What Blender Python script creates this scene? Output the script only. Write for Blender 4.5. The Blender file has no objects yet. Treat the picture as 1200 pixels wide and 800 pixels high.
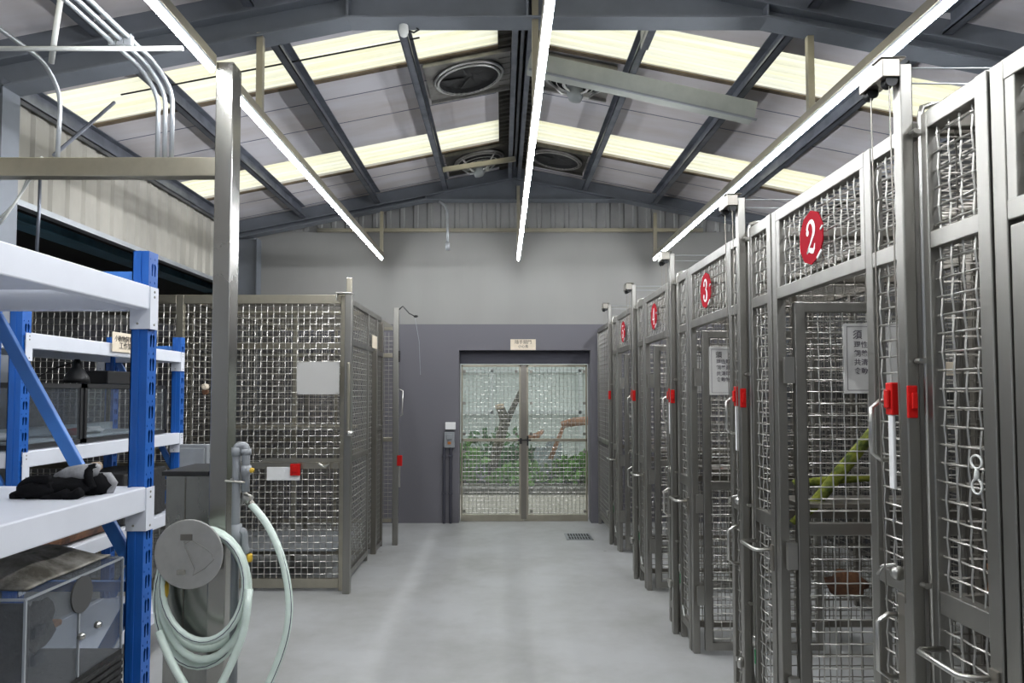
import bpy, math, random
import numpy as np
from mathutils import Vector, Matrix
from mathutils.geometry import tessellate_polygon
random.seed(7)
PI = math.pi
CAMZ = 1.58
F = 830.0
TILT = math.atan(35/830)
CT, ST = math.cos(TILT), math.sin(TILT)
C = bpy.context.scene.collection
sc = bpy.context.scene

def P(px, py, Y):
    """a point at depth Y seen at photo pixel px,py (1200x800 frame)"""
    d = (425-py)/F; yd = CT-d*ST
    return ((px-588)/F*Y/yd, Y, CAMZ+(ST+d*CT)*Y/yd)

# ------------------------------------------------------------------ materials
def mat(name, col, rough=0.5, metal=0.0, noise=0.0, scale=8.0, stretch=(1,1,1), bump=0.0, col2=None,
        rvar=0.0, emit=None, estr=0.0, spec=None):
    m = bpy.data.materials.new(name); m.use_nodes = True
    nt = m.node_tree; N = nt.nodes; L = nt.links
    b = N['Principled BSDF']
    b.inputs['Base Color'].default_value = (*col, 1)
    b.inputs['Roughness'].default_value = rough
    b.inputs['Metallic'].default_value = metal
    if spec is not None: b.inputs['Specular IOR Level'].default_value = spec
    if emit:
        b.inputs['Emission Color'].default_value = (*emit, 1)
        b.inputs['Emission Strength'].default_value = estr
    if noise > 0 or bump > 0 or col2 or rvar > 0:
        tc = N.new('ShaderNodeTexCoord'); mp = N.new('ShaderNodeMapping')
        mp.inputs['Scale'].default_value = stretch
        L.new(tc.outputs['Object'], mp.inputs['Vector'])
        nz = N.new('ShaderNodeTexNoise'); nz.inputs['Scale'].default_value = scale
        nz.inputs['Detail'].default_value = 5.0; nz.inputs['Roughness'].default_value = 0.6
        L.new(mp.outputs['Vector'], nz.inputs['Vector'])
        if noise > 0 or col2:
            mx = N.new('ShaderNodeMix'); mx.data_type = 'RGBA'
            c2 = col2 if col2 else tuple(max(0, c*(1-noise)) for c in col)
            c1 = col if col2 else tuple(min(1, c*(1+noise*0.6)) for c in col)
            mx.inputs[6].default_value = (*c1, 1); mx.inputs[7].default_value = (*c2, 1)
            mr = N.new('ShaderNodeMapRange')
            mr.inputs[1].default_value = 0.35; mr.inputs[2].default_value = 0.65
            L.new(nz.outputs['Fac'], mr.inputs[0]); L.new(mr.outputs[0], mx.inputs[0])
            L.new(mx.outputs[2], b.inputs['Base Color'])
        if rvar > 0:
            mr2 = N.new('ShaderNodeMapRange')
            mr2.inputs[1].default_value = 0.3; mr2.inputs[2].default_value = 0.7
            mr2.inputs[3].default_value = max(0.02, rough-rvar); mr2.inputs[4].default_value = min(1, rough+rvar)
            L.new(nz.outputs['Fac'], mr2.inputs[0]); L.new(mr2.outputs[0], b.inputs['Roughness'])
        if bump > 0:
            bp = N.new('ShaderNodeBump'); bp.inputs['Strength'].default_value = bump
            bp.inputs['Distance'].default_value = 0.01
            L.new(nz.outputs['Fac'], bp.inputs['Height']); L.new(bp.outputs['Normal'], b.inputs['Normal'])
    return m

M = {}
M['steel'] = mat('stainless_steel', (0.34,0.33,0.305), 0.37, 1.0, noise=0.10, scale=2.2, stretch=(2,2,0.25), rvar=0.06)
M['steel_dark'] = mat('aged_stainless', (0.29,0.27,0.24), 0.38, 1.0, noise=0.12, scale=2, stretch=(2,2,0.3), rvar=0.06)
M['steel_skylit'] = mat('skylit_stainless', (0.48,0.445,0.36), 0.36, 1.0, noise=0.15, scale=3, rvar=0.08)  # stainless with the skylight's yellowish reflection tinted into its colour
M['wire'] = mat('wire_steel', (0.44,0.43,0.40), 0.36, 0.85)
M['wire_shaded'] = mat('wire_steel_shaded', (0.24,0.225,0.20), 0.42, 0.8)  # wire steel darkened to carry the shade inside the cages
M['rod'] = mat('polished_rod', (0.55,0.54,0.51), 0.28, 1.0)
M['beam'] = mat('grey_painted_beam', (0.17,0.185,0.21), 0.5, 0.2, noise=0.15, scale=2)
M['purlin'] = mat('galvanised_purlin', (0.20,0.215,0.25), 0.42, 0.75, noise=0.25, scale=4, rvar=0.1)
M['roof'] = mat('roof_lining', (0.68,0.66,0.69), 0.75, 0, col2=(0.56,0.51,0.49), scale=1.1, stretch=(0.6,2.2,1))
M['roof_seam'] = mat('roof_seam', (0.16,0.17,0.23), 0.6)
M['ridge'] = mat('dark_ridge_metal', (0.07,0.065,0.055), 0.6, 0.3, noise=0.4, scale=9)
M['brown_lap'] = mat('brown_sheet_lap', (0.16,0.12,0.08), 0.7, 0, noise=0.4, scale=6)
M['corr'] = mat('corrugated_cream', (0.40,0.38,0.33), 0.55, 0.1, noise=0.22, scale=1.5, stretch=(1,1,0.5))
M['gable'] = mat('corrugated_grey', (0.36,0.36,0.35), 0.55, 0.1, noise=0.15, scale=2)
M['floor'] = None
M['white'] = mat('white_powder_coat', (0.68,0.70,0.76), 0.4, 0, noise=0.04, scale=5)
M['blue'] = mat('blue_powder_coat', (0.012,0.105,0.42), 0.38, 0, noise=0.08, scale=5)
M['blue_lit'] = mat('lit_blue_powder_coat', (0.05,0.19,0.56), 0.35, 0, noise=0.08, scale=5)  # same blue coat, with the light on braces and ties coloured in
M['black'] = mat('black_plastic', (0.012,0.012,0.013), 0.45)
M['blackish'] = mat('black_rubber', (0.02,0.02,0.02), 0.8, 0, noise=0.3, scale=30, bump=0.4)
M['red'] = mat('red_enamel', (0.32,0.002,0.012), 0.7, spec=0.1)
M['red_clamp'] = mat('red_clamp_plastic', (0.55,0.008,0.006), 0.5, spec=0.3)
M['paper'] = mat('white_sheet', (0.80,0.80,0.79), 0.5)
M['board_grey'] = mat('notice_sheet', (0.52,0.51,0.49), 0.6)
M['cream'] = mat('cream_card', (0.76,0.66,0.52), 0.6, 0, noise=0.06, scale=14)
M['ink'] = mat('dark_ink', (0.05,0.04,0.035), 0.7)
M['ink_grey'] = mat('grey_ink', (0.12,0.11,0.12), 0.7)
M['pvc'] = mat('grey_pvc', (0.27,0.285,0.30), 0.42, 0, noise=0.06)
M['conduit'] = mat('zinc_conduit', (0.42,0.44,0.46), 0.4, 0.55, noise=0.1)
M['cable'] = mat('white_cable', (0.62,0.63,0.6), 0.5)
M['black_cable'] = mat('black_cable', (0.015,0.015,0.015), 0.6)
M['hose'] = mat('pale_green_hose', (0.66,0.76,0.69), 0.3, 0, noise=0.06, scale=20)
M['hose_line'] = mat('dark_hose_stripe', (0.03,0.03,0.07), 0.4)
M['yellow'] = mat('yellow_tap', (0.60,0.38,0.03), 0.4)
M['green'] = mat('green_handle', (0.01,0.22,0.07), 0.4)
M['tray'] = mat('pale_cable_tray', (0.44,0.46,0.42), 0.45, 0.1, noise=0.08)
M['fan_metal'] = mat('fan_galvanised', (0.30,0.29,0.27), 0.45, 0.6, noise=0.3, scale=6)
M['fan_ring'] = mat('fan_ring_metal', (0.62,0.62,0.6), 0.35, 0.8)
M['fan_dark'] = mat('fan_dark', (0.035,0.035,0.035), 0.7)
M['motor'] = mat('motor_grey', (0.30,0.32,0.32), 0.4, 0.2)
M['glove'] = mat('glove_black', (0.008,0.008,0.009), 1.0, 0, noise=0.3, scale=40, bump=0.5, spec=0.1)
M['glove_grey'] = mat('glove_grey', (0.30,0.30,0.31), 0.8, 0, noise=0.3, scale=30, bump=0.4)
M['glove_tan'] = mat('glove_cuff_tan', (0.30,0.22,0.15), 0.8)
M['fleece'] = mat('grey_fleece', (0.36,0.34,0.30), 0.95, 0, col2=(0.10,0.09,0.07), scale=14, bump=1.0)
M['cork'] = mat('cork_bark', (0.22,0.10,0.045), 0.9, 0, col2=(0.06,0.03,0.02), scale=12, bump=1.0)
M['foam'] = mat('black_foam', (0.016,0.016,0.016), 0.95, 0, noise=0.6, scale=50, bump=1.0)
M['moss'] = mat('mossy_bark', (0.30,0.32,0.04), 0.95, 0, col2=(0.07,0.10,0.02), scale=18, bump=1.0)
M['orange_wood'] = mat('orange_wood', (0.35,0.13,0.03), 0.7, 0, noise=0.4, scale=10, stretch=(1,1,0.3))
M['trunk'] = mat('dark_bark', (0.17,0.15,0.10), 0.95, 0, noise=0.5, scale=14, bump=0.8)
M['cut_wood'] = mat('cut_wood', (0.62,0.48,0.32), 0.8, 0, noise=0.1, scale=20)
M['orange_log'] = mat('orange_log', (0.48,0.24,0.13), 0.85, 0, noise=0.25, scale=8)
M['leaf'] = mat('leaf_green', (0.16,0.38,0.07), 0.6, 0, col2=(0.28,0.52,0.12), scale=4)
M['leaf_dark'] = mat('leaf_dark_green', (0.07,0.18,0.06), 0.6, 0, col2=(0.12,0.27,0.08), scale=4)
M['rock'] = mat('pale_rock', (0.45,0.50,0.52), 0.9, 0, noise=0.25, scale=6, bump=0.6)
M['stone_kerb'] = mat('grey_kerb', (0.27,0.26,0.23), 0.9, 0, noise=0.3, scale=8)
M['yard'] = mat('yard_concrete', (0.50,0.45,0.38), 0.9, 0, noise=0.15, scale=3)
M['soil'] = mat('soil', (0.10,0.09,0.05), 1.0, 0, noise=0.4, scale=10)
M['pale_fence'] = mat('pale_fence_sheet', (0.84,0.88,0.84), 0.6, 0, col2=(0.70,0.75,0.72), scale=1.2, stretch=(0.5,1,1.4))
M['fence_rail'] = mat('pale_rail', (0.80,0.82,0.82), 0.5)
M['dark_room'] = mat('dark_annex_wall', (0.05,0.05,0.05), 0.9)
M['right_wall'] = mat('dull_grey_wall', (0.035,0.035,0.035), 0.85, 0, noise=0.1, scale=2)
M['near_wall'] = mat('pale_grey_wall', (0.36,0.37,0.38), 0.8, 0, noise=0.1, scale=2)
M['teal_beam'] = mat('teal_painted_beam', (0.15,0.32,0.42), 0.45, 0.1, noise=0.3, scale=3)
M['grate'] = mat('drain_iron', (0.03,0.03,0.03), 0.6, 0.3)
M['lintel'] = mat('dark_lintel', (0.045,0.045,0.06), 0.7)
M['tube'] = mat('led_diffuser', (0.9,0.9,0.9), 0.5, emit=(0.93,0.96,1.0), estr=104.0)
M['pillar_steel'] = mat('polished_pillar_steel', (0.42,0.41,0.385), 0.24, 1.0, noise=0.08, scale=2, rvar=0.05)
M['edge'] = mat('acrylic_edge', (0.30,0.32,0.34), 0.3)
M['vent_dark'] = mat('vent_mesh_dark', (0.06,0.06,0.06), 0.7)
M['mirror_steel'] = mat('brushed_sheet_steel', (0.36,0.36,0.34), 0.26, 1.0, noise=0.2, scale=2.2, stretch=(2,2,1), rvar=0.14)
M['disc_steel'] = mat('reel_disc_steel', (0.52,0.51,0.48), 0.45, 0.9, noise=0.12, scale=6, rvar=0.1)

def special_mats():
    # wall with darker painted dado (a paint change at 2.4 m)
    m = mat('two_tone_wall', (0.30,0.30,0.30), 0.75); nt = m.node_tree; N = nt.nodes; L = nt.links; b = N['Principled BSDF']
    tc = N.new('ShaderNodeTexCoord'); sx = N.new('ShaderNodeSeparateXYZ'); L.new(tc.outputs['Object'], sx.inputs[0])
    gt = N.new('ShaderNodeMath'); gt.operation = 'GREATER_THAN'; gt.inputs[1].default_value = 2.42
    L.new(sx.outputs[2], gt.inputs[0])
    mx = N.new('ShaderNodeMix'); mx.data_type = 'RGBA'
    nz = N.new('ShaderNodeTexNoise'); nz.inputs['Scale'].default_value = 1.6; nz.inputs['Detail'].default_value = 5
    mp = N.new('ShaderNodeMapping'); mp.inputs['Scale'].default_value = (1.5,1,0.4)
    L.new(tc.outputs['Object'], mp.inputs[0]); L.new(mp.outputs[0], nz.inputs['Vector'])
    mx2 = N.new('ShaderNodeMix'); mx2.data_type = 'RGBA'
    mx2.inputs[6].default_value = (0.31,0.305,0.29,1); mx2.inputs[7].default_value = (0.24,0.235,0.225,1)
    L.new(nz.outputs['Fac'], mx2.inputs[0])
    mx.inputs[6].default_value = (0.138,0.134,0.150,1)
    L.new(mx2.outputs[2], mx.inputs[7]); L.new(gt.outputs[0], mx.inputs[0]); L.new(mx.outputs[2], b.inputs['Base Color'])
    M['wall2'] = m
    # epoxy floor
    m = mat('epoxy_floor', (0.40,0.40,0.40), 0.35); nt = m.node_tree; N = nt.nodes; L = nt.links; b = N['Principled BSDF']
    tc = N.new('ShaderNodeTexCoord')
    n1 = N.new('ShaderNodeTexNoise'); n1.inputs['Scale'].default_value = 1.3; n1.inputs['Detail'].default_value = 6; n1.inputs['Roughness'].default_value = 0.65
    L.new(tc.outputs['Object'], n1.inputs['Vector'])
    n2 = N.new('ShaderNodeTexNoise'); n2.inputs['Scale'].default_value = 9; n2.inputs['Detail'].default_value = 6
    L.new(tc.outputs['Object'], n2.inputs['Vector'])
    cr = N.new('ShaderNodeValToRGB')
    cr.color_ramp.elements[0].position = 0.3; cr.color_ramp.elements[0].color = (0.33,0.33,0.315,1)
    cr.color_ramp.elements[1].position = 0.6; cr.color_ramp.elements[1].color = (0.44,0.445,0.445,1)
    L.new(n1.outputs['Fac'], cr.inputs[0])
    vor = N.new('ShaderNodeTexVoronoi'); vor.inputs['Scale'].default_value = 1.3
    L.new(tc.outputs['Object'], vor.inputs['Vector'])
    lt = N.new('ShaderNodeMath'); lt.operation = 'LESS_THAN'; lt.inputs[1].default_value = 0.022
    L.new(vor.outputs['Distance'], lt.inputs[0])
    mx = N.new('ShaderNodeMix'); mx.data_type = 'RGBA'; mx.inputs[7].default_value = (0.24,0.235,0.225,1)
    L.new(lt.outputs[0], mx.inputs[0]); L.new(cr.outputs[0], mx.inputs[6])
    L.new(mx.outputs[2], b.inputs['Base Color'])
    mr = N.new('ShaderNodeMapRange'); mr.inputs[3].default_value = 0.30; mr.inputs[4].default_value = 0.48
    L.new(n2.outputs['Fac'], mr.inputs[0]); L.new(mr.outputs[0], b.inputs['Roughness'])
    M['floor'] = m
    # translucent skylight sheet
    m = bpy.data.materials.new('translucent_skylight'); m.use_nodes = True; nt = m.node_tree; N = nt.nodes; L = nt.links
    for n in list(N):
        if n.type == 'BSDF_PRINCIPLED': N.remove(n)
    out = [n for n in N if n.type == 'OUTPUT_MATERIAL'][0]
    tr = N.new('ShaderNodeBsdfTranslucent'); df = N.new('ShaderNodeBsdfDiffuse'); ms = N.new('ShaderNodeMixShader')
    tc = N.new('ShaderNodeTexCoord'); mp = N.new('ShaderNodeMapping'); mp.inputs['Scale'].default_value = (0.35,9,1)
    nz = N.new('ShaderNodeTexNoise'); nz.inputs['Scale'].default_value = 2.0; nz.inputs['Detail'].default_value = 4
    L.new(tc.outputs['Object'], mp.inputs[0]); L.new(mp.outputs[0], nz.inputs['Vector'])
    cr = N.new('ShaderNodeValToRGB')
    cr.color_ramp.elements[0].position = 0.35; cr.color_ramp.elements[0].color = (0.92,0.87,0.60,1)
    cr.color_ramp.elements[1].position = 0.6; cr.color_ramp.elements[1].color = (0.97,0.945,0.78,1)
    L.new(nz.outputs['Fac'], cr.inputs[0]); L.new(cr.outputs[0], tr.inputs['Color']); L.new(cr.outputs[0], df.inputs['Color'])
    ms.inputs[0].default_value = 0.12
    L.new(tr.outputs[0], ms.inputs[1]); L.new(df.outputs[0], ms.inputs[2]); L.new(ms.outputs[0], out.inputs[0])
    M['skylight'] = m
    # clear acrylic / glass
    def clear(name, tint, fac):
        m = bpy.data.materials.new(name); m.use_nodes = True; nt = m.node_tree; N = nt.nodes; L = nt.links
        for n in list(N):
            if n.type == 'BSDF_PRINCIPLED': N.remove(n)
        out = [n for n in N if n.type == 'OUTPUT_MATERIAL'][0]
        t = N.new('ShaderNodeBsdfTransparent'); t.inputs[0].default_value = (*tint, 1)
        g = N.new('ShaderNodeBsdfGlossy'); g.inputs['Roughness'].default_value = 0.08
        d = N.new('ShaderNodeBsdfDiffuse'); d.inputs[0].default_value = (0.5,0.52,0.55,1)
        a = N.new('ShaderNodeMixShader'); a.inputs[0].default_value = 0.5
        L.new(g.outputs[0], a.inputs[1]); L.new(d.outputs[0], a.inputs[2])
        s = N.new('ShaderNodeMixShader'); s.inputs[0].default_value = fac
        L.new(t.outputs[0], s.inputs[1]); L.new(a.outputs[0], s.inputs[2]); L.new(s.outputs[0], out.inputs[0])
        return m
    M['acrylic'] = clear('scratched_acrylic', (0.86,0.88,0.90), 0.12)
    M['glass'] = clear('dusty_glass', (0.80,0.82,0.84), 0.08)
    M['haze_acrylic'] = clear('door_acrylic', (0.90,0.93,0.91), 0.16)
special_mats()

# ------------------------------------------------------------------ mesh builder
class MB:
    def __init__(s): s.v = []; s.f = []
    def add(s, v, f):
        n = len(s.v); s.v += [tuple(p) for p in v]; s.f += [tuple(i+n for i in q) for q in f]; return s
    def box(s, x0, x1, y0, y1, z0, z1):
        x0,x1 = min(x0,x1),max(x0,x1); y0,y1 = min(y0,y1),max(y0,y1); z0,z1 = min(z0,z1),max(z0,z1)
        v = [(x0,y0,z0),(x1,y0,z0),(x1,y1,z0),(x0,y1,z0),(x0,y0,z1),(x1,y0,z1),(x1,y1,z1),(x0,y1,z1)]
        return s.add(v, [(0,3,2,1),(4,5,6,7),(0,1,5,4),(1,2,6,5),(2,3,7,6),(3,0,4,7)])
    def bar(s, a, b, w, h, up=(0,0,1)):
        """rectangular bar from a to b, w across, h along up"""
        a = Vector(a); b = Vector(b); d = (b-a).normalized(); up = Vector(up)
        if abs(d.dot(up)) > 0.98: up = Vector((0,1,0))
        sd = d.cross(up).normalized(); u = sd.cross(d).normalized()
        v = []
        for p in (a, b):
            for (i, j) in ((-1,-1),(1,-1),(1,1),(-1,1)):
                v.append(p + sd*(w/2*i) + u*(h/2*j))
        return s.add(v, [(0,1,2,3),(7,6,5,4),(0,4,5,1),(1,5,6,2),(2,6,7,3),(3,7,4,0)])
    def tube(s, pts, r, n=8, closed=False, caps=True):
        pts = [Vector(p) for p in pts]; m = len(pts)
        rs = r if isinstance(r, (list, tuple)) else [r]*m
        t0 = (pts[1]-pts[0]).normalized()
        ref = Vector((0,0,1)) if abs(t0.z) < 0.9 else Vector((1,0,0))
        nrm = t0.cross(ref).normalized(); v = []
        for i, p in enumerate(pts):
            if closed: t = (pts[(i+1)%m]-pts[i-1]).normalized()
            elif i == 0: t = t0
            elif i == m-1: t = (pts[-1]-pts[-2]).normalized()
            else: t = (pts[i+1]-pts[i-1]).normalized()
            nrm = (nrm - t*nrm.dot(t)).normalized(); bn = t.cross(nrm)
            for k in range(n):
                a = 2*PI*k/n; v.append(p + (nrm*math.cos(a)+bn*math.sin(a))*rs[i])
        f = []
        for i in range(m if closed else m-1):
            j = (i+1) % m
            for k in range(n):
                f.append((i*n+k, i*n+(k+1)%n, j*n+(k+1)%n, j*n+k))
        if caps and not closed:
            f.append(tuple(range(n-1,-1,-1))); f.append(tuple((m-1)*n+k for k in range(n)))
        return s.add(v, f)
    def lathe(s, c, prof, n=24, axis='z'):
        """prof: list of (r, h) round axis through c"""
        c = Vector(c); v = []
        for (r, h) in prof:
            for k in range(n):
                a = 2*PI*k/n; x, y = r*math.cos(a), r*math.sin(a)
                if axis == 'z': v.append(c+Vector((x,y,h)))
                elif axis == 'y': v.append(c+Vector((x,h,y)))
                else: v.append(c+Vector((h,x,y)))
        f = []
        for i in range(len(prof)-1):
            for k in range(n):
                f.append((i*n+k, i*n+(k+1)%n, (i+1)*n+(k+1)%n, (i+1)*n+k))
        f.append(tuple(range(n-1,-1,-1))); f.append(tuple((len(prof)-1)*n+k for k in range(n)))
        return s.add(v, f)
    def blob(s, c, rad, n=10, m=7, jit=0.15, seed=0):
        rnd = random.Random(seed); c = Vector(c); v = []; f = []
        v.append(c+Vector((0,0,-rad[2])))
        for i in range(1, m):
            ph = -PI/2+PI*i/m
            for k in range(n):
                a = 2*PI*k/n; q = 1+rnd.uniform(-jit, jit)
                v.append(c+Vector((rad[0]*math.cos(ph)*math.cos(a)*q, rad[1]*math.cos(ph)*math.sin(a)*q, rad[2]*math.sin(ph)*q)))
        v.append(c+Vector((0,0,rad[2])))
        for k in range(n): f.append((0, 1+(k+1)%n, 1+k))
        for i in range(m-2):
            for k in range(n):
                a = 1+i*n; b = a+n; f.append((a+k, a+(k+1)%n, b+(k+1)%n, b+k))
        for k in range(n): f.append((1+(m-2)*n+k, 1+(m-2)*n+(k+1)%n, len(v)-1))
        return s.add(v, f)
    def prism(s, poly, o, u, w, nrm, t):
        """extrude a 2D polygon: point = o + u*a + w*b; thickness t along nrm (o is the front)"""
        o = Vector(o); u = Vector(u); w = Vector(w); nrm = Vector(nrm); n = len(poly)
        v = [o+u*a+w*b for a, b in poly] + [o+u*a+w*b - nrm*t for a, b in poly]
        tri = tessellate_polygon([[Vector((a, b, 0)) for a, b in poly]])
        f = [tuple(q) for q in tri] + [tuple(i+n for i in reversed(q)) for q in tri]
        f += [(i, i+n, (i+1)%n+n, (i+1)%n) for i in range(n)]
        return s.add(v, f)
    def build(s, name, m, parent=None, smooth=False, bevel=0.0, label=None):
        me = bpy.data.meshes.new(name); me.from_pydata(s.v, [], s.f); me.update()
        if smooth: me.polygons.foreach_set('use_smooth', [True]*len(me.polygons))
        o = bpy.data.objects.new(name, me); C.objects.link(o)
        me.materials.append(M[m] if isinstance(m, str) else m)
        if parent is not None:
            o.parent = parent
            # part geometry is written in world coordinates: cancel the parent's place
            o.matrix_parent_inverse = Matrix.Identity(4)
            pw = Matrix.Identity(4); q = parent
            chain = []
            while q is not None: chain.append(q); q = q.parent
            for q in reversed(chain): pw = pw @ Matrix.Translation(q.location)
            off = -pw.to_translation()
            me.transform(Matrix.Translation(off))
        if bevel > 0:
            bm = o.modifiers.new('bevel', 'BEVEL'); bm.width = bevel; bm.segments = 2; bm.limit_method = 'ANGLE'
            bm.harden_normals = False
        if label: o['label'] = label
        return o

def thing(name, label, cat, loc=(0,0,0), group=None):
    o = bpy.data.objects.new(name, None); C.objects.link(o); o.location = loc; o.empty_display_size = 0.1
    o['label'] = label; o['category'] = cat
    if group: o['group'] = group
    return o
def tag(o, label, cat, group=None):
    o['label'] = label; o['category'] = cat
    if group: o['group'] = group
    return o
def struct(o): o['kind'] = 'structure'; return o
def dup(root, loc, label=None):
    def cp(o, par):
        c = o.copy(); C.objects.link(c)
        if par is not None: c.parent = par
        for ch in o.children: cp(ch, c)
        return c
    r = cp(root, None); r.location = loc
    if label: r['label'] = label
    return r

def crimp_mesh(mb, o, u, w, U, W, sp=0.05, r=0.003, d=0.0026, crimp=True, n=4, sides=3):
    """woven crimped wire mesh in the plane o + u*a + w*b"""
    o = np.array(o, float); u = np.array(u, float); w = np.array(w, float); nn = np.cross(u, w)
    nu = max(1, int(round(U/sp))); nw = max(1, int(round(W/sp))); su = U/nu; sw = W/nw
    V = []; Fc = []; base = len(mb.v)
    ang = [2*PI*k/sides for k in range(sides)]
    def strand(pts, side, cnt):
        nonlocal V, Fc, cnt0
        m = len(pts)
        ring = np.array([side*math.cos(a)*r + nn*math.sin(a)*r for a in ang])
        vv = (pts[:, None, :] + ring[None, :, :]).reshape(-1, 3)
        V.append(vv)
        for i in range(m-1):
            a = cnt0+i*sides; b = a+sides
            for k in range(sides):
                k2 = (k+1) % sides
                Fc.append((a+k, a+k2, b+k2, b+k))
        cnt0 += m*sides
    cnt0 = base
    for i in range(1, nu):
        js = np.arange(nw+1) if crimp else np.array([0, nw])
        sg = np.where((js+i) % 2 == 0, d, -d) if crimp else np.zeros(len(js))+d*0.8
        pts = o + u*(su*i) + w*(sw*js)[:, None] + nn*sg[:, None]
        strand(pts, u, 0)
    for j in range(1, nw):
        js = np.arange(nu+1) if crimp else np.array([0, nu])
        sg = np.where((js+j) % 2 == 0, -d, d) if crimp else np.zeros(len(js))-d*0.8
        pts = o + w*(sw*j) + u*(su*js)[:, None] + nn*sg[:, None]
        strand(pts, w, 0)
    if V:
        mb.v += [tuple(p) for p in np.vstack(V)]; mb.f += Fc

# ------------------------------------------------------------------ text
def text_mesh(name, body, size, m, o, u, w, parent=None, extrude=0.0006, align='CENTER', line=1.15, bold=0.0):
    cu = bpy.data.curves.new(name, 'FONT'); cu.body = body; cu.size = size; cu.align_x = align; cu.align_y = 'CENTER'
    cu.extrude = extrude; cu.space_line = line; cu.resolution_u = 2; cu.offset = bold
    t = bpy.data.objects.new(name, cu); C.objects.link(t)
    dg = bpy.context.evaluated_depsgraph_get(); dg.update()
    me = bpy.data.meshes.new_from_object(t.evaluated_get(dg))
    bpy.data.objects.remove(t); bpy.data.curves.remove(cu)
    u = Vector(u); w = Vector(w); nn = u.cross(w)
    mt = Matrix(((u.x,w.x,nn.x,o[0]),(u.y,w.y,nn.y,o[1]),(u.z,w.z,nn.z,o[2]),(0,0,0,1)))
    me.transform(mt)
    mb = MB(); mb.add([v.co[:] for v in me.vertices], [tuple(p.vertices) for p in me.polygons])
    bpy.data.meshes.remove(me)
    return mb.build(name, m, parent)

# ================================================================== THE HALL
RX = 0.15                      # ridge line
def roofz(x): return CAMZ + 2.71 - 0.2*abs(x-RX)
YB = 8.67                      # back wall face
XL, XR = -3.2, 3.5
Y0 = -2.2

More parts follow.
